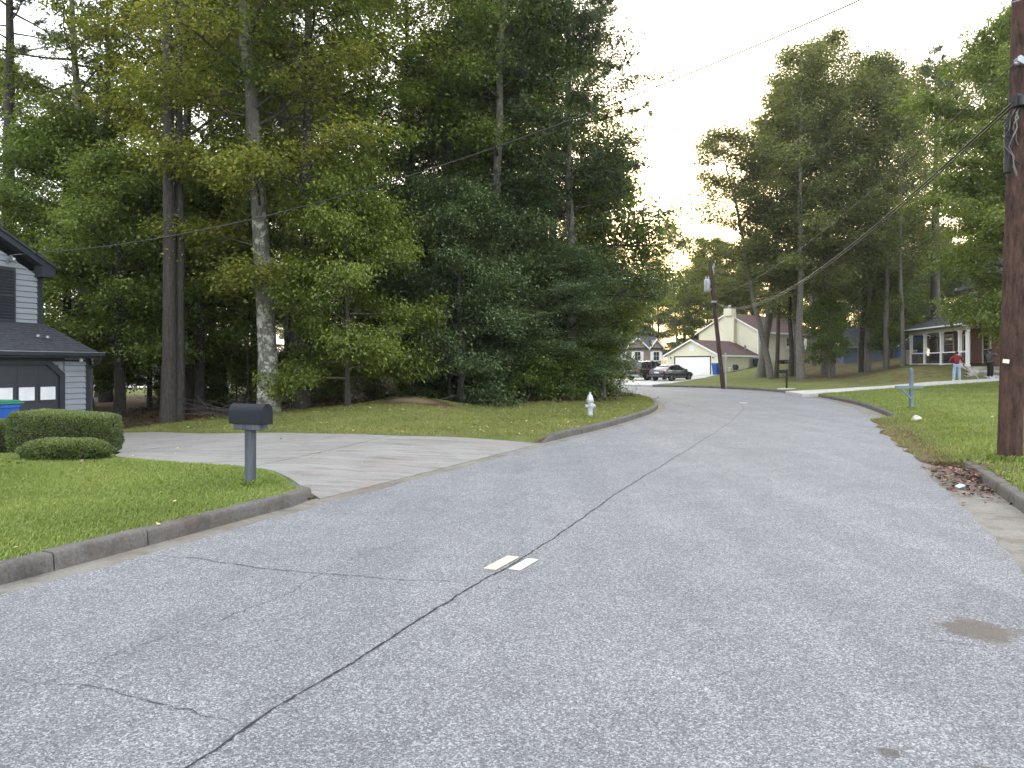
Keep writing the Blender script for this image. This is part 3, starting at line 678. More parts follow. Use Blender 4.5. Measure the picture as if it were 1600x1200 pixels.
# front of the woods, left to right: kind, x, y, scale, turn, tint, label
FRONT = [
 ('gum', -7.9, 25.0, 1.0, 0, (1.0,1.0,1.0), 'tall tree with pale lichen spotted trunk standing nearest behind the mailbox', 'tree', 1),
 ('pine', -10.72, 24.0, .66, .4, G_, 'tall straight dark pine, the left one of a close pair by the drive', 'pine_tree', 1.46),
 ('pine', -10.48, 24.2, .50, 2.4, G_, 'slimmer dark pine pressed against the right of its twin by the drive', 'pine_tree', 1.7),
 ('broad_a', -7.2, 26.2, 1.0, 1.1, (.9,1,.9), 'dark barked tree with flared foot just right of the lichen spotted trunk', 'tree', 1),
 ('sapling', -5.3, 24.8, .84, .5, (1.1,1.12,.95), 'bright green low tree spreading layered sprays over the lawn', 'tree', 1.2),
 ('sapling_b', -13.6, 26.6, 1.0, 2.0, (1.0,1.1,1.0), 'leafy tree with thick dark trunk nearest the grey garage', 'tree', 1),
 ('sapling_b', -11.6, 28.5, 1.0, 3.6, (.85,1,.9), 'low spreading green tree behind the pair of pines', 'tree', 1.0),
 ('evergreen', -1.9, 28.4, 1.0, 0, (.95,1,.95), 'dark bluish evergreen behind the right end of the earth mound', 'evergreen_tree', 1),
 ('evergreen', -3.9, 30.2, .95, 2.0, (.9,1,.95), 'dark evergreen deep behind the middle of the earth mound', 'evergreen_tree', 1.1),
 ('evergreen_b', 1.6, 31.0, .84, 1.0, (1,1.05,1), 'broad dark tree with hanging branches at the corner above the hydrant', 'evergreen_tree', .66),
 ('corner', 1.7, 33.0, 1.0, 2.2, (1,1.02,.95), 'large dense dark tree forming the right flank of the woods', 'tree', 1.0),
 ('corner', -2.6, 34.5, .95, 4.6, (.95,1,.9), 'dense dark tree left of the light grey forked trunk', 'tree', 1.0),
 ('evergreen_b', -.1, 32.0, .9, 3.5, (.9,1,1), 'dark evergreen between the hydrant corner and the mound', 'evergreen_tree', .9),
 ('understorey', 4.1, 34.5, 1.05, 4.2, (1.1,1.1,.95), 'small dark tree at the outer tip of the woods by the bend', 'tree', 1.1),
 ('broad_b', -1.05, 31.5, 1.05, .3, (.9,1,.95), 'tall sparse tree with light grey forked trunk in the middle of the woods', 'tree', 1.1),
 ('pine_low', 2.4, 32.5, 1.0, .8, G_, 'high pine whose branches reach furthest towards the open sky', 'pine_tree', 1.0),
 ('broad_a', -.4, 35.5, 1.0, 3.0, (.8,.95,.85), 'tall dark tree behind the pine at the right edge of the woods', 'tree', .85),
 ('broad_c', -4.4, 33.5, 1.0, .7, (.85,.95,.9), 'tall tree rising behind the bright green low tree', 'tree', 1.1),
 ('broad_b', -8.8, 31.0, 1.0, 4.4, (1,1,.9), 'tall grey trunked tree seen between the pines and the lichen spotted trunk', 'tree', 1.0),
 ('broad_c', -12.4, 29.5, 1.0, 1.9, (1.0,1,.85), 'tall tree with yellowing top leaves behind the pair of pines', 'tree', 1.15),
 ('broad_b', -17.2, 31.0, 1.05, 2.9, (1,1,.9), 'tall grey trunk above the roof of the grey house', 'tree', 1.05),
 ('pine', -20.6, 31.5, .95, 5.0, G_, 'pine with bare scaly trunk at the far left above the house roof', 'pine_tree', 1.0),
 ('sapling_b', -17.0, 29.5, 1.1, .9, (.9,1.05,.9), 'green tree spreading close behind the grey house', 'tree', 1.1),
]
for key, x, y, s_, rz, c, lab, nm, sz in FRONT:
    tree(key, x, y, ZL(x, y), s_, rz, c, lab, 'trees along the front of the woods', nm, s_*sz)
r_ = random.Random(4)
SECOND = [(-26,38),(-22.5,42),(-19,36),(-15.4,40),(-12.5,37),(-10.5,43),(-7.0,38.5),(-4.0,44),(-1.6,39),(1.6,40.5),(-6.3,48),(-14,49),(-1.0,47)]
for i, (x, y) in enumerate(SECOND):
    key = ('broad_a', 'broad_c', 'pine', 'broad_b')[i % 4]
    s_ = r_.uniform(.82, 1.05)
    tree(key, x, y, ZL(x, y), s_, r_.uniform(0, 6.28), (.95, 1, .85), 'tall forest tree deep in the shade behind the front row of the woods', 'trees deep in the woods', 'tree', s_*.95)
SAP = [(-14.6,31),(-7.4,33),(-5.0,36),(-2.6,35),(-16,35),(-21,36),(1.0,37),(3.6,37.5),(-13,34.5),(-24,33)]
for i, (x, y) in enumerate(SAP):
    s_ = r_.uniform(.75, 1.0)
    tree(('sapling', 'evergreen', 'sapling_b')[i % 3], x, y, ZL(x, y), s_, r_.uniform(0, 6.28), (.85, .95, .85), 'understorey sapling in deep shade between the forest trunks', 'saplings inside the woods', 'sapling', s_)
for i in range(16):                                              # thin bare poles of young trees
    x = r_.uniform(-11.3, 3.0); y = wood_edge(x)+r_.uniform(1.5, 8.0)
    t = thing('young_tree', 'thin bare dark stem rising among the forest trunks', 'tree', (x, y, ZL(x, y)), 0, 'thin stems inside the woods')
    h = r_.uniform(6, 11); lx, ly = r_.uniform(-.7, .7), r_.uniform(-.4, .4); mb = MB(); b0 = r_.uniform(.035, .09)
    pts = [(lx*f**1.5+r_.uniform(-.03, .03), ly*f, -.2+h*f) for f in (0, .15, .3, .45, .6, .8, 1)]
    mb.tube(pts, [b0*(1-.75*f) for f in (0, .15, .3, .45, .6, .8, 1)], 7)
    for q in range(5):
        p = pts[2+q % 4]; a = r_.uniform(0, 6.28); l = r_.uniform(.6, 1.5); mb.tube([p, (p[0]+math.cos(a)*l*.5, p[1]+math.sin(a)*l*.5, p[2]+l*.3), (p[0]+math.cos(a)*l, p[1]+math.sin(a)*l, p[2]+l*.45)], [b0*.3, b0*.2, b0*.08], 5)
    mb.build('trunk', MAT['bark_dark'], t, smooth=True)
for i in range(17):                                              # low shrubs along the shaded edge and further in
    x = r_.uniform(-5, 4.4); y = wood_edge(x)+r_.uniform(.9, 8.5); s_ = r_.uniform(.6, 1.15)
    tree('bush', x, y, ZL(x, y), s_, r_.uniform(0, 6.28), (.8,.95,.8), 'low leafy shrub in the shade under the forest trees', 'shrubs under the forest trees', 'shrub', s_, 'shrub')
for i, (x, y) in enumerate(((-13.2,31.5),(-12.0,33.5),(-9.9,30.5),(-8.2,32.0),(-14.5,34.0),(-6.9,30.5),(-10.8,36.0))):
    tree('bush', x, y, ZL(x, y), 1.05, i*2.1, (.85,.95,.85), 'low leafy shrub in the shade under the forest trees', 'shrubs under the forest trees', 'shrub', .9, 'shrub')
# the stand of tall trees on the right, between the cream house and the porch
STAND = [
 ('oak_b', 20.6, 61.2, 1.08, .2, G_, 'slender leaning trunk, the leftmost of the stand right of the leaning pole', .80, -.11),
 ('oak_c', 21.3, 62.0, .80, 2.1, G_, 'thin upright trunk just behind the leftmost leaning one', .84, -.03),
 ('oak_a', 21.9, 58.3, 1.0, 1.0, G_, 'thickest pale trunk of the stand, widening at its foot', .93, 0),
 ('oak_a', 20.9, 64.5, 1.32, 2.7, G_, 'full crowned tree hanging its left boughs over the leaning pole', .82, -.10),
 ('oak_a', 23.6, 63.8, .95, 5.5, G_, 'tree with trunk hidden between the thickest pale trunk and the brown deck', .92, 0),
 ('oak_c', 22.9, 63.2, .95, 3.4, G_, 'dark trunk partly behind the thickest pale trunk of the stand', .95, 0),
 ('oak_a', 24.95, 61.4, .98, 4.0, G_, 'tallest tree of the stand, with dark trunk beside a pale one', 1.02, 0),
 ('oak_b', 24.9, 59.8, .85, 5.2, G_, 'pale blotched trunk beside the tallest tree, with foliage low on it', .95, 0),
 ('oak_c', 28.3, 62.2, 1.05, .4, G_, 'dark trunk crossing in front of the slate blue house', 1.06, .02),
 ('oak_b', 28.0, 60.6, 1.0, 3.0, G_, 'pale trunk leaning right in front of the slate blue house', 1.0, .05),
 ('oak_a', 28.6, 58.8, .70, 2.2, G_, 'trunk in front of the blue gable wall', .82, 0),
 ('oak_b', 29.0, 57.0, .66, 1.0, G_, 'trunk with leafy lower branches left of the white porch', .80, 0),
]
for key, x, y, s_, rz, c, lab, sz, tl in STAND:
    tree(key, x, y, ZR(x, y), s_, rz, c, lab, 'stand of tall trees between the houses', 'tree', sz, tilt=tl)
for x, y, s_, c, lab in ((24.3,58.9,.62,(.9,1,.9),'low leafy tree hiding the corner of the brown deck'), (29.3,60.2,.72,(.9,1,.9),'low leafy tree in front of the blue gable wall')):
    tree('understorey', x, y, ZR(x, y), s_*1.15, x, c, lab, 'low trees in the stand', 'tree', s_*1.15)
# right hand side
tree('maple', 25.0, 36.0, ZR(25.0, 36), .86, 0, (1.05,1.08,.9), 'dense round maple hanging over the porch roof beside the big pole', None, 'maple_tree', .80)
tree('maple', 25.8, 38.5, ZR(25.8, 38.5), .95, 2.6, (.95,1,.85), 'tall leafy tree behind the big pole at the right edge', None, 'maple_tree', 1.12)
for key, x, y, s_, c, lab, sz in (('oak_a', 36.5, 66, .95, (1,1.02,.85), 'broad green tree rising behind the white porch roof', .95), ('oak_b', 41, 70, 1.0, (.9,1,.85), 'tall tree with rounded top right of the gap of sky', 1.12), ('pine', 34.0, 62, .8, G_, 'pine with bare reddish trunk against the bright gap behind the porch', 1.0), ('pine_low', 46.5, 74, 1.1, G_, 'big pine at the far right behind the house', 1.25),
      ('oak_b', 33.5, 74, .9, (1,1,.85), 'green tree behind the slate blue house', .9), ('oak_a', 30.5, 78, .9, (.9,1,.8), 'tall tree behind the cream house and the stand', .95), ('oak_b', 47, 60, 1.0, (.9,1,.85), 'tall tree at the right edge of the picture behind the big pole', 1.1)):
    tree(key, x, y, ZR(x, y), s_, x, c, lab, 'trees behind the right hand houses', 'pine_tree' if 'pine' in key else 'tree', sz)
# far tree line beyond the bend and the houses
FAR = [(14.5,152,'pine_low',1.15,'far dark pine rising over the stone faced house'),(27,150,'pine_low',1.1,'far pine standing just left of the cream house roof'),(11.5,104,'pine_low',1.0,'far pine at the left end of the far line by the woods'),
 (21.5,156,'oak_a',.95,'far leafy tree between the two pines left of the cream house'),(23.5,108,'oak_b',.85,'far tree right behind the transformer on the leaning pole'),(18,160,'maple',1.45,'far round tree behind the stone faced house'),(8.5,112,'oak_a',.85,'far tree beyond the white garage'),
 (27.5,104,'maple',1.05,'far yellowish tree over the chimney of the cream house'),(32.0,102,'maple',1.0,'far yellowish tree over the right end of the cream roof'),(36.5,106,'oak_c',.9,'far tree behind the brown deck'),
 (42,104,'oak_a',.95,'far tree over the roof of the slate blue house'),(47,98,'oak_b',.95,'far tree behind the bright blue gable'),(53,104,'maple',1.2,'far round tree left of the porch house'),(60,98,'pine_low',1.05,'far pine behind the porch house'),(68,100,'maple',1.2,'far tree behind the big pole'),(77,96,'oak_a',1.0,'far tree at the right edge of the picture')]
for i, (x, y, key, s_, lab) in enumerate(FAR):
    c = (1.15,1.08,.75) if 'yellowish' in lab else ((.85,.95,.95) if 'pine' in lab else (.9,.97,.9))
    tree(key, x, y, ZR(x, y)-.3, s_, i*1.7, c, lab, 'far trees behind the houses', 'pine_tree' if 'pine' in key else 'tree', s_)
rf = random.Random(12)
for i in range(26):
    x = -60+i*5.4+rf.uniform(-2, 2); y = rf.uniform(148, 180); s_ = rf.uniform(.85, 1.05)
    tree(('maple', 'pine_low', 'oak_a')[i % 3], x, y, .3, s_*(1.25 if i % 3 == 0 else 1), rf.uniform(0, 6.28), (.85,.95,.95), 'tree on the skyline far beyond the bend', 'trees on the skyline', 'tree', s_*(1.25 if i % 3 == 0 else 1))
for i in range(16):
    x = -62+i*4.6+rf.uniform(-1.5, 1.5); y = rf.uniform(80, 98); s_ = rf.uniform(.8, 1.0)
    if x > 7: continue
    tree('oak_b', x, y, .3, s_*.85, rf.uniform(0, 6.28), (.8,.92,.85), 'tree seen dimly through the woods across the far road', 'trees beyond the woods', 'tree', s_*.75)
for i, (x, y, s_) in enumerate(((5,126,1.3),(9.5,121,1.2),(13,155,1.6),(19,158,1.5),(24,152,1.5),(28.5,150,1.5),(41.5,90,1.35),(30,118,1.4),(35.5,114,1.3),(41,112,1.35),(47.5,110,1.4),(54,106,1.3),(38.5,78,.85),(42,84,1.0),(45,77,.95),(48.5,88,1.2),(0,123,1.3),(-6,120,1.3),(51,80,1.1))):
    tree('evergreen_b', x, y, ZR(x, y)-.2, s_, i*1.3, (.95,1,.9), 'dense low tree filling the far line under the taller crowns', 'low trees in the far line', 'tree', s_*1.05)
# ------------------------------------------------------------------ building helpers
def boards(parent, o, ux, nrm, spans, z0, z1, expo, mat, holes=(), each=True, name='siding_board', th=.034, jitter=0):
    """lapped boards on a wall plane. o: origin, ux: unit vector along the wall, nrm: outward unit vector, spans(z)->(u0,u1)"""
    o, ux, nrm = Vector(o), Vector(ux), Vector(nrm); mb = MB(); z = z0
    P = lambda u, zz, d: o + ux*u + nrm*d + Vector((0, 0, zz))
    while z < z1-.01:
        zt = min(z+expo, z1); zg = z+(.016 if each else 0); zs = sorted({zg, zt} | {h for *_x, a, b in holes for h in (a, b) if z+.012 < h < zt-.012})
        for za, zb in zip(zs[:-1], zs[1:]):
            l0, r0 = spans(za); l1, r1 = spans(zb); segs = [(l0, r0, l1, r1)]
            for ha, hb, hz0, hz1 in holes:
                if hz0 < zb-.005 and hz1 > za+.005:
                    new = []
                    for a0, b0, a1, b1 in segs:
                        if max(a0, a1) < ha: new.append((a0, min(ha, b0), a1, min(ha, b1)))
                        if min(b0, b1) > hb: new.append((max(hb, a0), b0, max(hb, a1), b1))
                        if min(b0, b1) <= ha or max(a0, a1) >= hb: pass
                    segs = new
            for a0, b0, a1, b1 in segs:
                if b0-a0 < .02: continue
                b1 = max(b1, a1+.005)
                f0, f1 = (za-z)/expo, (zb-z)/expo; d0, d1 = th*(1-.75*f0)+.004, th*(1-.75*f1)+.004
                vs = [P(a0,za,0),P(b0,za,0),P(b1,zb,0),P(a1,zb,0),P(a0,za,d0),P(b0,za,d0),P(b1,zb,d1),P(a1,zb,d1)]
                t = mb if not each else MB()
                t.add(vs, [(0,3,2,1),(4,5,6,7),(0,1,5,4),(2,3,7,6),(0,4,7,3),(1,2,6,5)])
                if each: t.build(name, mat, parent)
        z = zt
    if not each and mb.v: mb.build('siding', mat, parent, kind='stuff')
def roof(parent, e0, e1, r1, r0, mat, th=.10, course=.15, name='roof', courses=True, fascia=None):
    """roof plane: eave e0-e1, upper edge r0-r1, as a slab with lapped shingle courses"""
    e0, e1, r0, r1 = map(Vector, (e0, e1, r0, r1)); n = (e1-e0).cross(r0-e0)
    if n.length < 1e-6: n = (e1-e0).cross(r1-e0)
    n.normalize(); n = n if n.z > 0 else -n
    mb = MB(); mb.prism([e0, e1, r1, r0] if (r0-r1).length > .02 else [e0, e1, r1], -n*th); o = mb.build(name, mat, parent)
    if courses:
        mb = MB(); L = max((r0-e0).length, (r1-e1).length); k = max(2, int(L/course))
        for i in range(k):
            a, b = i/k, min(1, (i+1.12)/k); A, B = e0.lerp(r0, a), e1.lerp(r1, a); C, D = e1.lerp(r1, b), e0.lerp(r0, b)
            mb.add([A+n*.014, B+n*.014, C+n*.004, D+n*.004, A+n*.001, B+n*.001], [(0,1,2,3), (0,4,5,1)])
        mb.build('shingle', mat, o, kind='stuff')
    return o
def window(parent, c, ux, nrm, wd, h, frame='white', bars=(1,1), pane='glass', trim=.08, sill=True, depth=.05, name='window'):
    c, ux, nrm = Vector(c), Vector(ux), Vector(nrm); up = Vector((0,0,1)); t = trim
    def blk(mb, u0, u1, z0, z1, d0, d1):
        p = [c+ux*u0+up*z0+nrm*d0, c+ux*u1+up*z0+nrm*d0, c+ux*u1+up*z1+nrm*d0, c+ux*u0+up*z1+nrm*d0]; mb.prism(p, nrm*(d1-d0))
    mb = MB(); blk(mb, -wd/2-t, wd/2+t, h/2, h/2+t, 0, depth); blk(mb, -wd/2-t, wd/2+t, -h/2-t, -h/2, 0, depth+(.02 if sill else 0))
    blk(mb, -wd/2-t, -wd/2, -h/2, h/2, 0, depth); blk(mb, wd/2, wd/2+t, -h/2, h/2, 0, depth)
    o = mb.build(name, MAT[frame], parent)
    g = MB(); blk(g, -wd/2, wd/2, -h/2, h/2, .006, .016); g.build('pane', MAT[pane], o)
    s = MB()
    for i in range(1, bars[0]+1): z = -h/2+h*i/(bars[0]+1); blk(s, -wd/2, wd/2, z-.02, z+.02, .018, depth-.01)
    for i in range(1, bars[1]+1): u = -wd/2+wd*i/(bars[1]+1); blk(s, u-.012, u+.012, -h/2, h/2, .017, depth-.014)
    if s.v: s.build('sash', MAT[frame], o)
    return o
# ------------------------------------------------------------------ the grey house on the left
HZ = -.47
hs_ = thing('house', 'blue grey clapboard house with charcoal garage at the left edge', 'house', (-12.4, 22.5, HZ), R(69.1))
mb = MB(); mb.bb(-7.5,-.02,.03,8,-.3,2.42); mb.bb(-14,-.45,1.43,9,2.3,4.7)
mb.prism([(-.45,1.43,4.7),(-7.4,1.43,8.2),(-14,1.43,5.0),(-14,1.43,4.7)], (0,7.5,0)); mb.build('wall', MAT['siding_grey'], hs_)
GR = -.94                                                      # right edge of the garage opening
dh = lambda zz: (-7.5, -.09)
boards(hs_, (0,0,0), (1,0,0), (0,-1,0), lambda z: (GR+.16, -.10), 0, 2.42, .16, MAT['siding_grey'])
boards(hs_, (-.42,1.40,0), (1,0,0), (0,-1,0), lambda z: (-6.5, -.12 if z < 4.72 else -.12-(z-4.72)*1.9), 3.25, 6.3, .16, MAT['siding_grey'], holes=[(-1.97,-.80,3.30,4.86)])
boards(hs_, (0,.05,0), (0,1,0), (1,0,0), lambda z: (.1, 7.9), 0, 2.42, .205, MAT['siding_grey'], each=False)
mb = MB(); mb.bb(-.10,.03,-.035,.10,-.2,2.42); mb.build('corner_board', MAT['charcoal'], hs_, bevel=.006)
mb = MB(); mb.bb(-.54,-.38,1.36,1.5,3.05,4.85); mb.build('corner_board', MAT['charcoal'], hs_, bevel=.006)
mb = MB(); mb.bb(-7.5,-.10,-.03,0,2.20,2.42); mb.build('frieze_board', MAT['charcoal'], hs_)
# hipped skirt roof over the garage, wall of the storey above standing behind it
roof(hs_, (-9,-.36,2.44), (.10,-.36,2.44), (-.36,1.42,3.34), (-9,1.42,3.34), MAT['shingle_black'], .06)
roof(hs_, (.10,-.36,2.44), (.10,9,2.44), (-.36,9,3.34), (-.36,1.42,3.34), MAT['shingle_black'], .06)
mb = MB(); mb.bb(-9,.12,-.40,-.36,2.30,2.46); mb.bb(.10,.14,-.36,9,2.30,2.46); mb.build('fascia', MAT['charcoal'], hs_)
mb = MB(); mb.bb(-9,.08,-.36,-.03,2.31,2.34); mb.bb(.03,.10,-.36,9,2.31,2.34); mb.build('soffit', MAT['charcoal'], hs_)
mb = MB(); mb.prism([(-9,-.405,2.33),(-9,-.50,2.36),(-9,-.51,2.46),(-9,-.495,2.46),(-9,-.485,2.38),(-9,-.405,2.35)], (9.15,0,0)); mb.build('gutter', MAT['charcoal'], hs_)
mb = MB(); mb.tube([(.06,-.44,2.36),(.06,-.40,2.22),(.07,-.12,2.08),(.08,-.04,2.0)], .04, 8); mb.tube([(.08,-.04,2.02),(.08,-.04,-.1)], .045, 8); mb.build('downspout', MAT['charcoal'], hs_, smooth=True)
mb = MB(); mb.bb(-9,.15,-.518,-.511,2.452,2.468); mb.build('drip_edge', MAT['steel'], hs_)
# gable rake of the upper storey
rk = lambda x: 4.76-x*.52
mb = MB(); mb.prism([(-.20,1.36,4.78),(-.20,1.36,4.95),(-7.4,1.36,rk(-7.4)+.08),(-7.4,1.36,rk(-7.4)-.10)], (0,-.30,0)); mb.build('rake_board', MAT['charcoal'], hs_)
mb = MB(); mb.prism([(-.22,1.04,4.66),(-.62,1.04,4.66),(-.62,1.04,4.98),(-.22,1.04,4.80)], (0,.36,0)); mb.build('eave_return', MAT['charcoal'], hs_, bevel=.01)
roof(hs_, (-.16,1.0,4.99), (-.16,9.2,4.99), (-7.4,9.2,rk(-7.4)+.16), (-7.4,1.0,rk(-7.4)+.16), MAT['shingle_black'], .06)
sh = MB(); sh.bb(-2.37,-1.30,1.35,1.385,3.32,4.84); so = sh.build('shutter', MAT['charcoal'], hs_)
for k in range(16):
    mb = MB(); mb.box((-1.60, 1.345, 3.42+k*.088), (.62,.012,.075), rx=.35); mb.build('slat', MAT['charcoal'], so)
mb = MB()
for x0, x1 in ((-1.97,-1.91),(-1.29,-1.23)): mb.bb(x0,x1,1.325,1.352,3.32,4.84)
mb.bb(-1.91,-1.29,1.325,1.352,3.32,3.39); mb.bb(-1.91,-1.29,1.325,1.352,4.02,4.10); mb.bb(-1.91,-1.29,1.325,1.352,4.77,4.84); mb.build('shutter_frame', MAT['charcoal'], so)
# garage door: cut-cornered opening, four rows of panels, one row of panes
gf = MB(); gf.prism([(GR,-.05,0),(GR+.16,-.05,0),(GR+.16,-.05,1.86),(GR-.28,-.05,2.22),(GR-.40,-.05,2.22),(GR-.40,-.05,2.10),(GR,-.05,1.78)], (0,.08,0)); gf.bb(-7.2,GR-.40,-.05,.03,2.10,2.22)
gf.build('door_casing', MAT['charcoal'], hs_, bevel=.006)
gd = MB(); gd.bb(-6.1,GR,.018,.05,0,2.10); gdo = gd.build('garage_door', MAT['charcoal_door'], hs_)
for row in range(4):
    for cidx in range(8):
        x1 = GR-.06-cidx*.62; x0 = x1-.54; z0 = .05+row*.52; z1 = z0+.44
        if x0 < -6: continue
        pn = MB()
        if row == 2:
            pn.bb(x0+.04,x1-.04,.008,.016,z0+.05,z1-.03); p_ = pn.build('pane', MAT['curtain'], gdo)
            fr = MB(); fr.bb(x0,x1,-.004,.017,z1-.03,z1+.01); fr.bb(x0,x1,-.004,.017,z0,z0+.05); fr.bb(x0,x0+.04,-.004,.017,z0+.05,z1-.03); fr.bb(x1-.04,x1,-.004,.017,z0+.05,z1-.03); fr.build('pane_frame', MAT['charcoal_door'], gdo)
        else:
            pn.bb(x0,x1,.004,.017,z0,z1); pn.build('panel', MAT['charcoal_door'], gdo, bevel=.012)
mb = MB(); mb.lathe([(.045,0),(.05,.02),(.05,.07),(.03,.10)], 14, (-.33,-.12,2.20)); mb.build('security_lamp', MAT['white'], hs_, smooth=True)
mb = MB(); mb.tube([(-1.45,1.36,4.95),(-1.45,1.30,5.10),(-1.45,1.22,5.16),(-1.45,1.14,5.10)], .03, 10); mb.lathe([(.03,0),(.055,.02),(.045,.09)], 12, (-1.45,1.10,5.01)); mb.build('service_head', MAT['steel'], hs_, smooth=True)
mb = MB(); mb.tube([(-1.46,1.10,5.03),(-1.58,1.05,4.95),(-1.68,1.05,5.02),(-1.62,1.05,5.14),(-1.45,1.0,5.19),(-1.35,.92,5.21)], .010, 6); mb.build('cable_loop', MAT['cable_pale'], hs_, smooth=True)
for k, (x, y) in enumerate(((-1.3,0.35),(-1.05,.30))):
    mb = MB(); mb.lathe([(.05,0),(.045,.06),(.02,.065)], 10, (x, y, 2.44+(y+.5)*.5+.02)); mb.build('roof_vent', MAT['steel'], hs_)
# ------------------------------------------------------------------ bins
def bin_(name, label, loc, rz, lidmat, bodymat='blue_plastic', group=None, sc=1.0):
    t = thing(name, label, 'bin', loc, rz, group); t.scale = (sc,)*3
    mb = MB(); rows = [(0,.23,.26),(.06,.235,.265),(.70,.275,.325),(.88,.285,.345),(.88,.305,.365),(.95,.305,.365)]; vs = []
    for z, a, b in rows:
        for x, y in ((-1,-.8),(-.8,-1),(.8,-1),(1,-.8),(1,.8),(.8,1),(-.8,1),(-1,.8)): vs.append((x*a, y*b, z))
    fs = [(i*8+j,i*8+(j+1)%8,(i+1)*8+(j+1)%8,(i+1)*8+j) for i in range(5) for j in range(8)] + [tuple(range(8)), tuple(range(40,48))]
    mb.add(vs, fs); mb.bb(-.17,.17,-.30,-.27,.60,.64); mb.bb(-.17,-.14,-.30,-.24,.50,.60); mb.bb(.14,.17,-.30,-.24,.50,.60); mb.build('body', MAT[bodymat], t, bevel=.012)
    mb = MB(); mb.prism([(-.31,-.39,.955),(.31,-.39,.955),(.31,.33,.955),(-.31,.33,.955)], (0,0,.03)); mb.prism([(-.27,-.33,.986),(.27,-.33,.986),(.25,.28,.986),(-.25,.28,.986)], (0,0,.045)); mb.build('lid', MAT[lidmat], t, bevel=.012)
    mb = MB(); mb.tube([(-.27,.40,.93),(.27,.40,.93)], .018, 8); mb.tube([(-.24,.34,.92),(-.24,.40,.93)], .014, 6); mb.tube([(.24,.34,.92),(.24,.40,.93)], .014, 6); mb.build('handle', MAT[bodymat], t)
    for x in (-.26,.26):
        mb = MB(); mb.lathe([(.05,-.025),(.11,-.025),(.115,0),(.11,.025),(.05,.025)], 18, (x,.30,.11), 'x'); mb.build('wheel', MAT['rubber'], t, smooth=True)
    return t
bin_('recycling_bin', 'blue wheeled bin with green lid behind the clipped hedge', (-11.5, 17.15, ZL(-11.5,17.15)+.05), R(69), 'green_plastic', sc=1.12)
bin_('recycling_bin', 'small blue wheeled bin at the left edge beside the green lidded one', (-12.35, 17.3, ZL(-12.35,17.3)+.05), R(60), 'green_plastic')
# ------------------------------------------------------------------ hedges
def hedge_leafmat():
    return leafmat('clipped_hedge_leaves', (.045,.072,.022), (.12,.165,.050), (.26,.30,.125), .32)
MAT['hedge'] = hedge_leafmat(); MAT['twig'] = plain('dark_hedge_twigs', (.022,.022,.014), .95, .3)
def hedge(label, loc, rz, L, W, H, n, box=True, size=.034, tilt=.0, seed=1, rough=.02):
    t = thing('hedge', label, 'hedge', loc, rz); rs = np.random.RandomState(seed)
    mb = MB(); sub = 14
    def surf(a, b, c):
        if box:
            m = np.maximum.reduce([np.abs(a), np.abs(b), np.abs(c)])+1e-9; s_ = 1/m; p = .86
            q = (np.abs(a*s_)**9+np.abs(b*s_)**9+np.abs(c*s_)**9)**(1/9); s_ = s_/q
        else: q = (np.abs(a)**2.6+np.abs(b)**2.6+np.abs(c)**2.6)**(1/2.6)+1e-9; s_ = 1/q
        x, y, z = a*s_, b*s_, c*s_
        lump = 1+rough*(np.sin(x*L*5+y*3)*np.sin(y*W*6+z*4)+.7*np.sin(x*L*11+z*9+1))
        return np.stack([x*L/2*lump, y*W/2*lump, (z+1)*H/2*(1+tilt*x)*(.5+.5*lump)], -1)
    d = rs.normal(0, 1, (n, 3))
    if box:                                                     # spread evenly over the box faces
        ar = np.array([W*H, W*H, L*H, L*H, L*W]); f = rs.choice(5, n, p=ar/ar.sum()); u, v = rs.uniform(-1, 1, n), rs.uniform(-1, 1, n); o = np.ones(n)
        d = np.where((f == 0)[:, None], np.stack([o,u,v],1), np.where((f == 1)[:, None], np.stack([-o,u,v],1), np.where((f == 2)[:, None], np.stack([u,o,v],1), np.where((f == 3)[:, None], np.stack([u,-o,v],1), np.stack([u,v,o],1)))))
    P = surf(d[:, 0], d[:, 1], d[:, 2]); cen = np.array([0, 0, H/2]); O = P-cen; O = O/np.array([L, W, H]); O /= np.linalg.norm(O, axis=1)[:, None]
    P = cen+(P-cen)*(1-np.abs(rs.normal(0, .035, (n, 1))))
    dd = O+rs.normal(0, .55, (n, 3)); dd[:, 2] += .25; dd /= np.linalg.norm(dd, axis=1)[:, None]
    s_ = np.cross(dd, rs.normal(0, 1, (n, 3))); s_ /= np.linalg.norm(s_, axis=1)[:, None]; l = (size*rs.uniform(.6, 1.3, n))[:, None]
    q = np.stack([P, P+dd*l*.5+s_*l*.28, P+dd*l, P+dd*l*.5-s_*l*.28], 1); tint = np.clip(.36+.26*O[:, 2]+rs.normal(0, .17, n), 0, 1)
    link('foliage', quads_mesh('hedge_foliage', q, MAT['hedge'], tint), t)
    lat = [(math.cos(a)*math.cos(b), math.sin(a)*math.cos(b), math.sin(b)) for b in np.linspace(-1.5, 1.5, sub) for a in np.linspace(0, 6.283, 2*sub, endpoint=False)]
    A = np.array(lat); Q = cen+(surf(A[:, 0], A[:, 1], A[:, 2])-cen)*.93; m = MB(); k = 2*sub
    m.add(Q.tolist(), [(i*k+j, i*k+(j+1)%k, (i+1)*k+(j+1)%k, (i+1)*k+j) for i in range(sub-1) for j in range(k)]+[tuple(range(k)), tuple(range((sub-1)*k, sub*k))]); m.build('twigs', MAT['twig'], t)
    return t
hedge('tall clipped box hedge with sloping flat top in front of the garage', (-8.05, 13.9, ZL(-8.05,13.9)-.02), -.06, 1.56, 1.15, .74, 30000, True, tilt=-.06, seed=2)
hedge('clipped hedge cut off by the left edge behind its taller neighbour', (-10.3, 14.5, ZL(-10.3,14.5)-.02), .08, 2.2, 1.0, .66, 26000, True, seed=3)
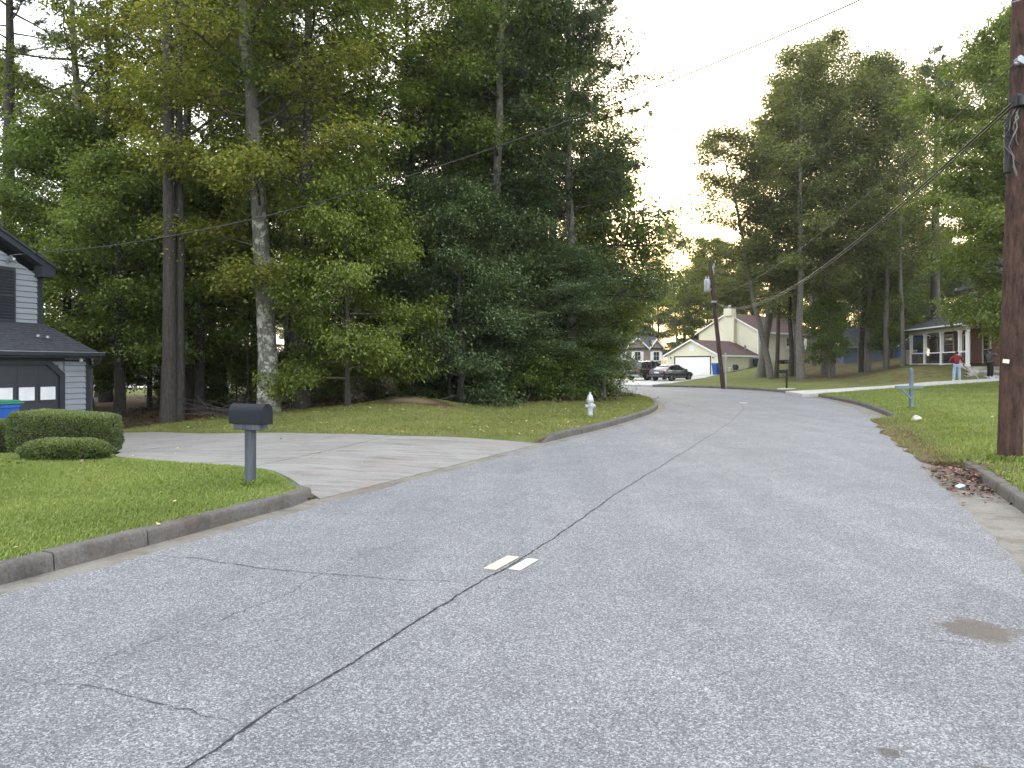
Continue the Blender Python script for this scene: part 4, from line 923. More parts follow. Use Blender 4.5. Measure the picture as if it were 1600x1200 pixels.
hedge('low rounded shrub hedge in front of the tall clipped one', (-6.98, 12.05, ZL(-6.98,12.05)-.03), .03, 1.30, .70, .34, 15000, False, seed=4, rough=.05, size=.038)
# ------------------------------------------------------------------ mailbox on the near lawn
mz = ZL(-3.23, 9.5)
mbx = thing('mailbox', 'black arched mailbox on a weathered wooden post on the near lawn', 'mailbox', (-3.23, 9.5, mz), -R(21))
mb = MB(); mb.bb(-.05,.05,-.05,.05,-.2,.745); mb.build('post', MAT['grey_wood'], mbx, bevel=.006)
mb = MB(); mb.bb(-.20,.20,-.075,.075,.70,.775); mb.build('support_board', MAT['grey_wood'], mbx, bevel=.008)
def arch(w_, h, n=12):
    r_ = w_/2; return [(-r_,0)] + [(-r_*math.cos(a), h-r_+r_*math.sin(a)) for a in np.linspace(0, math.pi, n)] + [(r_,0)]
mb = MB(); mb.prism([(-.255, y, .776+z) for y, z in arch(.185,.245)], (.49,0,0)); mb.build('box', MAT['black_metal'], mbx, smooth=True, bevel=.004)
mb = MB(); mb.prism([(.236, y, .770+z) for y, z in arch(.198,.256)], (.024,0,0)); dd_ = mb.build('door', MAT['black_metal'], mbx, smooth=True, bevel=.004)
mb = MB(); mb.bb(.26,.275,-.022,.022,.985,1.008); mb.build('latch', MAT['black_metal'], dd_)
mb = MB(); mb.bb(-.03,.12,.094,.100,.90,.925); mb.bb(.08,.12,.094,.100,.925,.98); mb.build('flag', MAT['black_metal'], mbx)
# ------------------------------------------------------------------ hydrant
hy = thing('fire_hydrant', 'silver fire hydrant on the verge before the bend', 'fire hydrant', (2.24, 22.05, ZL(2.24,22.05)), R(20))
hy.scale = (.82,.82,1.0)
MAT['silver'] = plain('silver_hydrant_paint', (.40,.42,.43), .42, .2, 12, metallic=.35)
mb = MB(); mb.lathe([(.15,-.02),(.15,.03),(.105,.04),(.098,.10),(.095,.44),(.10,.46),(.125,.47),(.125,.50),(.10,.51)], 24); mb.build('barrel', MAT['silver'], hy, smooth=True)
mb = MB(); mb.lathe([(.128,.50),(.128,.535),(.112,.55),(.10,.60),(.07,.655),(.035,.68),(.03,.69),(.03,.74),(.01,.745)], 24); mb.build('bonnet', MAT['silver'], hy, smooth=True)
for ax, c in (('y',(0,-.09,.36)),('x',(.09,0,.33)),('x',(-.09,0,.33))):
    s_ = -1 if c[1] < 0 or c[0] < 0 else 1; big = 1.25 if ax == 'y' else 1
    mb = MB(); mb.lathe([(.05*big,0),(.05*big,s_*.045),(.062*big,s_*.05),(.062*big,s_*.085),(.02,s_*.09),(.02,s_*.115)], 16, c, ax); mb.build('outlet_cap', MAT['silver'], hy, smooth=True)
for k in range(8):
    a = k*math.pi/4; mb = MB(); mb.lathe([(.014,.445),(.014,.53)], 6, (.115*math.cos(a), .115*math.sin(a), 0)); mb.build('bolt', MAT['silver'], hy)
mb = MB(); mb.tube([(.18,-.02,.33),(.20,-.05,.22),(.15,-.09,.17),(.09,-.10,.25),(.08,-.17,.33)], .007, 6); mb.build('chain', MAT['steel'], hy)
# ------------------------------------------------------------------ poles and wires
MAT['pole'] = bark('brown_pole_timber', (.018,.011,.009), (.088,.050,.038), None, 14)
MAT['pole_far'] = bark('dark_pole_timber', (.030,.018,.015), (.085,.052,.042), None, 9)
pz = ZR(7.58, 11.75); up = thing('utility_pole', 'thick brown timber utility pole close by on the right', 'utility pole', (7.60, 11.75, pz))
PX = lambda z: .03*z*.95
mb = MB(); mb.tube([(PX(z), 0, z) for z in (-.3,.0,1,2.5,4,6,8,10.2)], [.172,.170,.166,.160,.155,.148,.138,.128], 28); mb.build('pole', MAT['pole'], up, smooth=True)
mb = MB(); mb.box((-.128,-.115,1.52), (.085,.006,.06), rz=-.75, ry=.15); mb.build('pole_tag', MAT['offwhite'], up)
mb = MB(); mb.box((PX(5.5)-.02,-.19,5.42), (.34,.10,.15), rz=.3); mb.box((PX(5.5)-.17,-.18,5.44), (.10,.11,.19), rz=.3); mb.build('cable_clamp', MAT['cable'], up, bevel=.01)
mb = MB(); mb.box((PX(5.9)-.10,-.17,6.05), (.12,.06,.10), ry=.5); mb.lathe([(.03,0),(.045,.02),(.03,.05),(.045,.08),(.02,.1)], 12, (PX(6)-.16,-.15,5.98)); mb.build('insulator', MAT['steel'], up, smooth=True)
mb = MB(); mb.lathe([(.05,-.02),(.062,.0),(.062,.09),(.04,.11)], 14, (PX(5.8)+.02,-.17,5.72)); mb.build('splice_case', MAT['cable'], up, smooth=True)
rw = random.Random(9)
for k in range(7):                                               # loose loops and drip ends hanging at the clamp
    a = rw.uniform(-.22, .0); z0 = 5.35-rw.uniform(0, .1); pts = []
    for i in range(8):
        f = i/7; pts.append((PX(5)+a-.12*math.sin(f*3.1)*rw.uniform(.5,1.4), -.17-.04*math.sin(f*5+k), z0-(1.0 if k < 4 else .55)*f+.35*max(0, f-.7)*(k % 3)))
    mb = MB(); mb.tube(pts, .007 if k % 2 else .011, 6); mb.build('cable_loop', MAT['cable' if k % 3 else 'cable_pale'], up, smooth=True)
mb = MB(); mb.tube([(PX(4.6)-.17,-.02,5.2),(PX(4.5)-.18,-.02,4.4)], .045, 10); mb.build('conduit', MAT['cable'], up, smooth=True)
mb = MB(); mb.tube([(PX(6.9)-.02,-.14,6.98),(PX(6.9)-.12,-.20,6.96),(PX(6.9)-.30,-.22,6.90)], .008, 6); mb.build('tie_wire', MAT['steel'], up, smooth=True)
la_ = thing('lamp_bracket', 'short pale curved bracket leaving the big pole at the very top of the picture', 'bracket', (7.60, 11.75, pz))
for k, (a, b) in enumerate((((-.20,0,7.06),(-.36,0,7.02)),((-.37,0,7.01),(-.52,0,7.015)),((-.53,0,7.02),(-.66,0,7.10)))):
    mb = MB(); mb.tube([(a[0]+PX(7)-.0,-.1,a[2]),(b[0]+PX(7),-.1,b[2])], .022, 8); mb.build('bracket_segment', MAT['offwhite'], la_, smooth=True)
p2 = thing('utility_pole', 'leaning dark pole with a grey transformer on the verge of the bend', 'utility pole', (14.74, 53.7, ZR(14.74,53.7)))
P2 = lambda z: -.108*z
mb = MB(); mb.tube([(P2(z), 0, z) for z in (-.3,0,3,6,8.85)], [.17,.165,.15,.135,.12], 16); mb.build('pole', MAT['pole_far'], p2, smooth=True)
mb = MB(); mb.lathe([(.02,0),(.20,.01),(.21,.05),(.21,.80),(.20,.84),(.15,.90)], 18, (P2(7)-.38,-.1,6.65)); tr_ = mb.build('transformer', MAT['steel'], p2, smooth=True)
for dx in (-.09,.09):
    mb = MB(); mb.lathe([(.03,0),(.05,.03),(.03,.06),(.05,.09),(.02,.2)], 10, (P2(7)-.38+dx,-.1,7.53)); mb.build('bushing', MAT['steel'], tr_, smooth=True)
mb = MB(); mb.box((P2(7)-.16,-.05,6.85), (.26,.06,.08)); mb.box((P2(7)-.16,-.05,7.25), (.26,.06,.08)); mb.build('mounting_bracket', MAT['steel'], p2)
mb = MB(); mb.box((P2(8.4)+.20,-.05,8.2), (.06,.06,.5), ry=-.25); mb.lathe([(.04,0),(.06,.04),(.04,.08),(.06,.12),(.02,.3)], 10, (P2(8.4)+.26,-.05,8.35)); mb.build('fuse_holder', MAT['steel'], p2)
mb = MB(); mb.lathe([(.13,5.90),(.19,5.92),(.19,6.02),(.13,6.04)], 14, (P2(5.95),0,0)); mb.build('cable_band', MAT['steel'], p2)
mb = MB(); mb.bb(.12,.20,-.06,.02,-.1,2.4); mb.build('cable_guard', MAT['steel'], p2)
def wire(pts, sag, rad, mat, label, n=40):
    a, b = Vector(pts[0]), Vector(pts[1]); P = [a.lerp(b, i/n) - Vector((0,0,sag*4*(i/n)*(1-i/n))) for i in range(n+1)]
    mb = MB(); mb.tube(P, rad, 6); return tag(mb.build('wire', MAT[mat], None, smooth=True), label, 'wire', 'overhead wires')
zz = pz
a1 = (7.60+PX(5.45)-.22, 11.55, pz+5.42); b1 = (14.74+P2(5.95)+.15, 53.6, 6.0)
wire((a1, b1), 1.35, .015, 'cable', 'thick sagging cable from the clamp on the big pole to the leaning pole')
wire(((a1[0]-.02, a1[1], a1[2]-.07), (b1[0], b1[1], b1[2]-.06)), 1.37, .012, 'cable', 'thinner black cable lashed just below the thick sagging one')
wire(((7.60+PX(6)-.20, 11.58, pz+6.0), (14.74+P2(6.3)+.12, 53.6, 6.6)), .75, .009, 'cable', 'thin wire running above the thick sagging cable')
wire(((7.60+PX(7.5), 11.6, pz+8.6), (14.74+P2(8.2)+.3, 53.6, 8.75)), .5, .008, 'cable', 'highest thin wire between the two poles')
wire(((-13.74, 21.57, HZ+5.21), (7.60+PX(8.2)-.1, 11.7, pz+8.15)), 1.05, .013, 'cable', 'long service wire climbing from the grey house across the trees')
wire(((14.74+P2(6.2), 53.7, 6.3), (-2, 72, 6.6)), .5, .012, 'cable', 'wire going left from the leaning pole behind the trees')
wire(((14.74+P2(5.9), 53.7, 6.0), (24.0, 87.5, 5.6)), .5, .010, 'cable', 'thin drop wire from the leaning pole to the cream house')
# far pole beyond the garage
fp = thing('utility_pole', 'thin distant pole with short crossarm behind the stone house', 'utility pole', (24.8, 111, .2)); mb = MB(); mb.tube([(0,0,-.5),(0,0,7.2)], .14, 8); mb.build('pole', MAT['grey_wood'], fp); mb = MB(); mb.bb(-1.0,1.2,-.06,.06,6.5,6.64); mb.build('crossarm', MAT['grey_wood'], fp)
# ------------------------------------------------------------------ small things on the right verge
cp = thing('sign_post', 'empty blue grey wooden cross shaped post on the right lawn', 'post', (12.95, 24.95, ZR(12.95,24.95)), R(6))
mb = MB(); mb.bb(-.05,.05,-.05,.05,-.2,1.24); mb.build('post', MAT['teal_wood'], cp, bevel=.005)
mb = MB(); mb.prism([(-.05,-.05,1.241),(.05,-.05,1.241),(.05,.05,1.241),(-.05,.05,1.241)], (0,0,.03)); mb.lathe([(.055,1.271),(.06,1.29),(.035,1.34),(.005,1.37)], 4, (0,0,0)); mb.build('finial', MAT['teal_wood'], cp)
mb = MB(); mb.bb(-.60,.34,-.098,-.052,.685,.775); mb.build('arm', MAT['teal_wood'], cp, bevel=.005)
mb = MB(); mb.box((-.22,-.075,.52), (.45,.04,.06), ry=R(45)); mb.build('brace', MAT['teal_wood'], cp)
def rock(label, loc, s, seed):
    rs = random.Random(seed); bm = bmesh.new(); bmesh.ops.create_icosphere(bm, subdivisions=3, radius=1)
    for v in bm.verts:
        k = 1+.18*math.sin(v.co.x*3+seed)*math.cos(v.co.y*4)+rs.uniform(-.05,.05); v.co = Vector((v.co.x*s[0]*k, v.co.y*s[1]*k, v.co.z*s[2]*k))
    me = bpy.data.meshes.new('rock'); bm.to_mesh(me); bm.free(); me.materials.append(MAT['rock']); return tag(link('rock', me, None, loc), label, 'rock')
rock('pale lumpy rock lying in the grass by the cross shaped post', (10.65, 20.25, ZR(10.65,20.25)+.07), (.13,.11,.11), 2)
MAT['wrapper'] = plain('pale_blue_wrapper', (.30,.48,.55), .35, .3, 30)
mb = MB(); mb.add([(-.09,-.04,0),(0,-.05,.03),(.09,-.04,.005),(.09,.04,.01),(0,.05,.04),(-.09,.04,.01)], [(0,1,4,5),(1,2,3,4)]); o = mb.build('wrapper', MAT['wrapper']); o.location = (5.85, 9.98, .03); o.rotation_euler = (0,0,.2); sm = o.modifiers.new('solid', 'SOLIDIFY'); sm.thickness = .006
tag(o, 'pale blue crumpled wrapper lying in the dead leaves by the kerb', 'litter')
tw = thing('brush_pile', 'heap of bare fallen branches at the wood edge left of the lichen spotted trunk', 'brush pile', (-9.0, 24.0, ZL(-9.0,24.0)))
rb = random.Random(21)
for k in range(34):
    a = rb.uniform(-.6,.6)+(math.pi if rb.random() < .5 else 0); l = rb.uniform(.7, 1.9); x, y, z = rb.uniform(-.9,.9), rb.uniform(-.4,.4), rb.uniform(.03,.30); e = rb.uniform(-.12,.35); b0 = rb.uniform(.008,.020)
    pts = [(x,y,z)]
    for i in range(4): a += rb.uniform(-.3,.3); pts.append((pts[-1][0]+math.cos(a)*l/4, pts[-1][1]+math.sin(a)*l/4, max(.02, pts[-1][2]+e*l/4+rb.uniform(-.04,.04))))
    mb = MB(); mb.tube(pts, [b0,b0*.85,b0*.7,b0*.5,b0*.3], 6); mb.build('branch', MAT['bark_dark' if k % 3 else 'bark_limb'], tw, smooth=True)
m2 = thing('mailbox', 'black mailbox on a curved black post on a round pad by the far kerb', 'mailbox', (16.94, 47.45, ZR(16.94,47.45)))
mb = MB(); mb.bb(-.045,.045,-.045,.045,-.1,1.22); mb.build('post', MAT['black_metal'], m2)
mb = MB(); mb.tube([(-.04,0,.72),(-.14,0,.76),(-.22,0,.86),(-.25,0,.98)], .022, 8); mb.build('bracket', MAT['black_metal'], m2, smooth=True)
mb = MB(); mb.prism([(-.50, y, .99+z) for y, z in arch(.17,.21)], (.44,0,0)); bx = mb.build('box', MAT['black_metal'], m2, smooth=True); mb = MB(); mb.prism([(-.515, y, .985+z) for y, z in arch(.18,.22)], (.015,0,0)); mb.build('door', MAT['black_metal'], m2, smooth=True)
mb = MB(); mb.lathe([(.55,-.1),(.55,.03),(.50,.05)], 24); mb.build('pad', MAT['path'], m2, smooth=True)
# ------------------------------------------------------------------ the cream house with garage beyond the bend
YH = thing('house', 'cream two storey house with chimney and brown roofs beyond the bend', 'house', (21.43, 80.0, .42), R(43.8))
# local frame: +x runs right and away along the side wall (s), +y runs left and away along the garage front (t)
CW = MAT['siding_cream']
mb = MB(); mb.bb(0,8.3,0,6.3,-.6,2.42); mb.prism([(0,0,2.42),(0,6.3,2.42),(0,3.15,3.92)], (8.3,0,0)); mb.bb(8.33,24,-.0,7.6,-.6,5.15); mb.prism([(8.33,0,5.15),(8.33,7.6,5.15),(8.33,3.8,7.2)], (15.67,0,0)); mb.build('wall', CW, YH)
gs = lambda z: (0, 6.3) if z < 2.42 else ((z-2.42)*2.1, 6.3-(z-2.42)*2.1)
boards(YH, (0,0,0), (0,1,0), (-1,0,0), gs, 0, 3.9, .20, CW, holes=[(.85,5.35,0,2.2),(2.85,3.45,2.75,3.35)], each=False)
boards(YH, (0,0,0), (1,0,0), (0,-1,0), lambda z: (0, 8.3), 0, 2.4, .20, CW, each=False)
ms = lambda z: (0, 7.6) if z < 5.15 else ((z-5.15)*1.854, 7.6-(z-5.15)*1.854)
boards(YH, (8.33,0,0), (0,1,0), (-1,0,0), ms, 2.4, 7.1, .20, CW, each=False)
boards(YH, (8.33,0,0), (1,0,0), (0,-1,0), lambda z: (0, 15.6), 0, 5.1, .20, CW, holes=[(3.4,4.6,0,0.01)], each=False)
RB = MAT['shingle_brown']
roof(YH, (-.3,-.35,2.30), (8.33,-.35,2.30), (8.33,3.15,4.0), (-.3,3.15,4.0), RB, .08, .2); roof(YH, (-.3,6.65,2.30), (8.33,6.65,2.30), (8.33,3.15,4.0), (-.3,3.15,4.0), RB, .08, .2)
roof(YH, (8.1,-.4,4.98), (24.3,-.4,4.98), (24.3,3.8,7.28), (8.1,3.8,7.28), RB, .08, .2); roof(YH, (8.1,8.0,4.98), (24.3,8.0,4.98), (24.3,3.8,7.28), (8.1,3.8,7.28), RB, .08, .2)
mb = MB()
for (y0,z0),(y1,z1) in (((-.38,2.16),(3.15,3.88)),((6.68,2.16),(3.15,3.88))): mb.prism([(-.33,y0,z0),(-.33,y1,z1),(-.33,y1,z1+.17),(-.33,y0,z0+.17)], (.03,0,0))
for (y0,z0),(y1,z1) in (((-.43,4.84),(3.8,7.15)),((8.03,4.84),(3.8,7.15))): mb.prism([(8.07,y0,z0),(8.07,y1,z1),(8.07,y1,z1+.17),(8.07,y0,z0+.17)], (.03,0,0))
mb.bb(-.3,8.3,-.40,-.36,2.16,2.34); mb.bb(8.1,24.3,-.45,-.41,4.84,5.02); mb.build('fascia', MAT['white'], YH)
mb = MB(); mb.bb(-.05,.03,-.05,.08,-.3,2.42); mb.bb(-.05,.03,6.22,6.35,-.3,2.42); mb.bb(8.28,8.40,-.05,.1,-.3,5.1); mb.build('corner_board', MAT['white'], YH)
mb = MB(); mb.bb(7.75,8.33,2.7,4.0,2.0,7.35); mb.bb(7.55,8.5,2.85,3.85,6.9,7.75); ch = mb.build('chimney', CW, YH); mb = MB(); mb.lathe([(.16,7.75),(.16,8.0),(.22,8.02),(.02,8.15)], 12, (8.0,3.35,0)); mb.build('flue', MAT['steel'], ch)
gdd = MB(); gdd.bb(-.02,0,.95,5.25,0,2.12); gd2 = gdd.build('garage_door', MAT['white'], YH)
for r_ in range(4):
    for c_ in range(4):
        mb = MB(); mb.bb(-.034,-.02,1.03+c_*1.06,1.95+c_*1.06,.06+r_*.53,.50+r_*.53); mb.build('panel', MAT['white'], gd2)
mb = MB(); mb.bb(-.04,.02,.80,.94,-.02,2.26); mb.bb(-.04,.02,5.26,5.40,-.02,2.26); mb.bb(-.04,.02,.94,5.26,2.13,2.26); mb.build('door_casing', MAT['charcoal'], YH)
vt = MB(); vt.bb(-.045,.0,2.85,3.45,2.72,3.36); v_ = vt.build('gable_vent', MAT['white'], YH)
for k in range(6): mb = MB(); mb.box((-.055,3.15,2.79+k*.098), (.02,.5,.06), ry=.5); mb.build('slat', MAT['white'], v_)
mb = MB(); mb.tube([(-.09,-.06,2.2),(-.09,-.06,.05),(-.25,-.12,0)], .045, 8); mb.build('downspout', MAT['white'], YH)
for y in (.55,5.75): mb = MB(); mb.lathe([(.03,0),(.07,.02),(.07,.12),(.02,.15)], 10, (-.12,y,2.0)); mb.build('wall_lamp', MAT['charcoal'], YH)
window(YH, (8.33+11.4,-.03,3.9), (1,0,0), (0,-1,0), .9, 1.35, bars=(1,0)); window(YH, (8.33+7.0,-.03,3.9), (1,0,0), (0,-1,0), .9, 1.35, bars=(1,0))
window(YH, (8.33+12.0,-.03,1.15), (1,0,0), (0,-1,0), 1.5, 2.0, bars=(0,1), name='patio_door')
mb = MB(); mb.tube([(10.5,.9,5.75),(10.5,.9,6.35)], .05, 8); mb.lathe([(.05,0),(.10,.03),(.10,.12)], 10, (10.5,.9,6.3)); mb.build('vent_pipe', MAT['charcoal'], YH)
mb = MB(); mb.tube([(6.6,.6,2.8),(6.6,.55,3.2)], .025, 6); mb.lathe([(.02,.0),(.30,.07),(.32,.09),(.28,.08)], 16, (6.6,.55,3.2), 'y'); mb.tube([(6.6,.6,3.2),(6.5,.1,3.35)], .015, 6); mb.build('satellite_dish', MAT['steel'], YH)
# deck behind the trees
DK = thing('deck', 'low brown timber deck with railing behind the stand of trees', 'deck', (31.6, 87.0, ZR(31.6,87)-.15), R(18))
mb = MB(); mb.bb(0,6.6,0,3,.45,.60); mb.bb(0,6.6,-.02,0,.25,.60); mb.build('platform', MAT['brown_wood'], DK)
for k in range(6): mb = MB(); mb.bb(k*1.3,k*1.3+.1,-.12,-.02,-.2,1.65); mb.build('post', MAT['brown_wood'], DK)
mb = MB(); mb.bb(.1,6.5,-.11,-.03,1.45,1.53); mb.bb(.1,6.5,-.09,-.05,.72,.78); mb.build('rail', MAT['brown_wood'], DK)
for k in range(44): 
    if (k*.15) % 1.3 > .12: mb = MB(); mb.bb(k*.15,k*.15+.04,-.09,-.05,.78,1.45); mb.build('baluster', MAT['brown_wood'], DK)
mb = MB()
for k in range(7): mb.bb(.95*k-.02,.95*k+.08,1.4,1.5,-.2,.45)
mb.build('joist_post', MAT['brown_wood'], DK)
ac = thing('air_conditioner', 'dark air conditioning unit against the cream side wall', 'air conditioner', (26.9, 84.2, ZR(26.9,84.2)), R(44)); mb = MB(); mb.bb(-.4,.4,-.4,.4,0,.85); mb.build('casing', MAT['charcoal'], ac, bevel=.04); mb = MB(); mb.lathe([(.34,.85),(.36,.88),(.05,.90)], 18); mb.build('fan_guard', MAT['steel'], ac)
for k in range(8): mb = MB(); mb.bb(-.34,.34,-.412,-.402,.08+k*.09,.13+k*.09); mb.build('louvre', MAT['steel'], ac)
gn = thing('garden_ornament', 'grey hose reel and pot standing by the cream garage wall', 'hose reel', (22.6, 79.6, ZR(22.6,79.6)), .4); mb = MB(); mb.lathe([(.18,0),(.25,.05),(.28,.45),(.22,.5)], 14); mb.build('pot', MAT['rock'], gn, smooth=True); mb = MB(); mb.lathe([(.30,-.15),(.30,-.12),(.16,-.11),(.16,.11),(.30,.12),(.30,.15)], 16, (.65,0,.5), 'y'); mb.bb(.4,.9,-.2,.2,0,.12); mb.build('reel', MAT['charcoal'], gn, smooth=True)
bin_('recycling_bin', 'blue wheeled bin standing in front of the white garage door', (20.8, 78.4, ZR(20.8,78.4)+.02), R(-45), 'blue_plastic', sc=1.15)
# ------------------------------------------------------------------ stone faced townhouse and white garage far behind
MAT['stone'] = None
t_ = NT('stone_veneer'); v_ = t_.n('ShaderNodeTexBrick'); t_.l(t_.co(), v_.inputs['Vector']); v_.inputs['Scale'].default_value = 1.0; v_.inputs['Brick Width'].default_value = .5; v_.inputs['Row Height'].default_value = .22
mp = t_.n('ShaderNodeMapping'); mp.inputs['Rotation'].default_value = (R(90), 0, 0); t_.l(t_.co(), mp.inputs[0]); t_.l(mp.outputs[0], v_.inputs['Vector'])
v_.inputs['Color1'].default_value = (.16,.11,.09,1); v_.inputs['Color2'].default_value = (.30,.25,.21,1); v_.inputs['Mortar'].default_value = (.34,.30,.26,1)
MAT['stone'] = t_.done(t_.bsdf(t_.mix(.4, v_.outputs[0], t_.ramp(t_.noise(2.5, 5, .7), [(.3,(.12,.085,.07)),(.7,(.34,.29,.25))])), .9))
TH = thing('townhouse', 'stone faced two storey house with white gables seen past the black car', 'house', (20.0, 138, -.5), R(8))
mb = MB(); mb.bb(-9,7,0,9,-1,5.4); mb.prism([(.6,-.02,5.4),(4.6,-.02,5.4),(2.6,-.02,7.2)], (0,4,0)); mb.prism([(4.9,-.02,5.4),(7.6,-.02,5.4),(6.2,-.02,6.9)], (0,4,0)); mb.build('wall', MAT['stone'], TH)
roof(TH, (-9.3,-.3,5.3), (7.5,-.3,5.3), (7.5,4.5,7.6), (-9.3,4.5,7.6), MAT['shingle_black'], .1, .3); roof(TH, (-9.3,9.3,5.3), (7.5,9.3,5.3), (7.5,4.5,7.6), (-9.3,4.5,7.6), MAT['shingle_black'], .1, .3)
mb = MB()
for x0, x1, xm, zt in ((.3,4.9,2.6,7.35),(4.7,7.8,6.2,7.05)):
    mb.prism([(x0,-.3,5.2),(xm,-.3,zt),(xm,-.3,zt-.28),(x0,-.3,4.95)], (0,.3,0)); mb.prism([(x1,-.3,5.2),(xm,-.3,zt),(xm,-.3,zt-.28),(x1,-.3,4.95)], (0,.3,0))
mb.bb(-9,.2,-.35,-.3,5.1,5.35); mb.build('gable_trim', MAT['white'], TH)
for x in (-6.5,-3.2,-.6,2.6,6.1):
    w_ = window(TH, (x,-.02,3.9), (1,0,0), (0,-1,0), 1.0, 1.55, bars=(1,1), trim=.12)
    for s_ in (-1,1): mb = MB(); mb.bb(x+s_*.88-.22,x+s_*.88+.22,-.06,0,3.1,4.7); mb.build('shutter', MAT['white'], TH)
for x in (-5.5,3.2,5.9): window(TH, (x,-.02,1.2), (1,0,0), (0,-1,0), 1.2, 1.5, bars=(1,1), trim=.12)
mb = MB(); mb.bb(-1.6,0.1,-.1,0,-.2,2.1); dr_ = mb.build('door', MAT['white'], TH); mb = MB(); mb.prism([(-2.0,-.25,2.15),(.5,-.25,2.15),(.2,-.25,2.5),(-.75,-.25,2.85),(-1.7,-.25,2.5)], (0,.25,0)); mb.build('door_pediment', MAT['white'], dr_); mb = MB(); mb.bb(-1.1,-.4,-.12,-.1,1.2,2.0); mb.build('pane', MAT['glass'], dr_)
WG = thing('garage', 'white garage with pale door half hidden by the hanging branches', 'garage', (10.2, 108, .0), R(12)); mb = MB(); mb.bb(0,7,0,6,-.6,2.6); mb.prism([(0,0,2.6),(7,0,2.6),(3.5,0,4.4)], (0,6,0)); mb.build('wall', MAT['white'], WG)
roof(WG, (-.3,-.3,2.5), (-.3,6.3,2.5), (3.5,6.3,4.5), (3.5,-.3,4.5), MAT['shingle_black'], .1, .3); roof(WG, (7.3,-.3,2.5), (7.3,6.3,2.5), (3.5,6.3,4.5), (3.5,-.3,4.5), MAT['shingle_black'], .1, .3)
mb = MB(); mb.bb(1,6,-.04,0,0,2.15); go_ = mb.build('garage_door', MAT['white'], WG)
for r_ in range(4): mb = MB(); mb.bb(1.05,5.95,-.06,-.04,.05+r_*.53,.53+r_*.53); mb.build('panel', MAT['white'], go_)
# tan sided house and white car glimpsed through the woods
for nm, lab, loc, rz in (('house', 'tan clapboard house glimpsed through the woods behind the earth mound', (-13.5, 46.5, -.25), -.10),):
    o = thing(nm, lab, 'house', loc, rz); mb = MB(); mb.bb(0,9.5,0,6,-.4,2.7); mb.prism([(0,0,2.7),(0,6,2.7),(0,3,4.3)], (9.5,0,0)); mb.build('wall', MAT['siding_tan'], o)
    boards(o, (0,0,0), (1,0,0), (0,-1,0), lambda z: (0, 9.5), 0, 2.7, .18, MAT['siding_tan'], holes=[(1.9,3.1,.9,2.2),(6.4,7.6,.9,2.2)], each=False)
    roof(o, (-.3,-.4,2.6), (9.8,-.4,2.6), (9.8,3,4.4), (-.3,3,4.4), MAT['shingle_black'], .1, .3); roof(o, (-.3,6.4,2.6), (9.8,6.4,2.6), (9.8,3,4.4), (-.3,3,4.4), MAT['shingle_black'], .1, .3)
    window(o, (2.5,-.02,1.55), (1,0,0), (0,-1,0), 1.1, 1.2); window(o, (7.0,-.02,1.55), (1,0,0), (0,-1,0), 1.1, 1.2)
# ------------------------------------------------------------------ slate and bright blue house
BH = thing('house', 'low slate blue house with one bright blue gable wall behind the trees', 'house', (36.2, 84.0, ZR(36.2,84)-.1), R(-14))
mb = MB(); mb.bb(0,5.3,0,7,-.8,2.0); mb.build('wall', MAT['siding_slate'], BH); mb = MB(); mb.bb(5.32,8.0,-.6,7,-.8,2.0); mb.prism([(5.32,-.6,2.0),(8.0,-.6,2.0),(8.0,-.6,4.1)], (0,7,0)); mb.build('gable_wall', MAT['siding_blue'], BH)
boards(BH, (0,0,0), (1,0,0), (0,-1,0), lambda z: (0, 5.3), -.6, 2.0, .18, MAT['siding_slate'], each=False); boards(BH, (5.32,-.6,0), (1,0,0), (0,-1,0), lambda z: (0, 2.68) if z < 2 else ((z-2)*1.276, 2.68), -.6, 4.0, .18, MAT['siding_blue'], each=False)
roof(BH, (-.4,-.4,1.95), (5.3,-.4,1.95), (8,3.5,4.3), (.7,3.5,4.3), MAT['shingle_black'], .1, .25)
roof(BH, (5.0,-1.0,1.75), (5.0,6,1.75), (8.1,6,4.25), (8.1,-1.0,4.25), MAT['shingle_black'], .1, .25)
mb = MB(); mb.prism([(5.0,-1.04,1.72),(5.0,-1.04,1.92),(8.1,-1.04,4.42),(8.1,-1.04,4.2)], (0,.04,0)); mb.build('rake_board', MAT['white'], BH); mb = MB(); mb.bb(-.4,5.0,-.46,-.41,1.8,1.98); mb.build('gutter', MAT['steel'], BH)
# ------------------------------------------------------------------ porch house on the right. local +x runs along the front towards the camera, -y is out to the road
dv = Vector((29.0-30.1, 49.0-58.0)); PHr = math.atan2(dv.y, dv.x)
PH = thing('house', 'brick house with white columned porch beyond the white driveway', 'house', (30.1, 58.0, ZR(29.6,57.6)-.12), PHr)
t_ = NT('red_brick'); b_ = t_.n('ShaderNodeTexBrick'); mp = t_.n('ShaderNodeMapping'); mp.inputs['Rotation'].default_value = (R(90),0,0); t_.l(t_.co(), mp.inputs[0]); t_.l(mp.outputs[0], b_.inputs['Vector'])
b_.inputs['Scale'].default_value = 1; b_.inputs['Brick Width'].default_value = .21; b_.inputs['Row Height'].default_value = .075; b_.inputs['Mortar Size'].default_value = .008
b_.inputs['Color1'].default_value = (.16,.045,.030,1); b_.inputs['Color2'].default_value = (.24,.075,.05,1); b_.inputs['Mortar'].default_value = (.30,.25,.21,1); MAT['brick'] = t_.done(t_.bsdf(b_.outputs[0], .9))
L_ = 9.2
mb = MB(); mb.bb(-.2,14,2.2,10,-.8,3.2); mb.bb(1.2,14,3.0,10,3.2,5.6); mb.prism([(1.2,3.0,5.6),(1.2,10,5.6),(1.2,6.5,8.4)], (12.8,0,0)); mb.build('wall', MAT['brick'], PH)
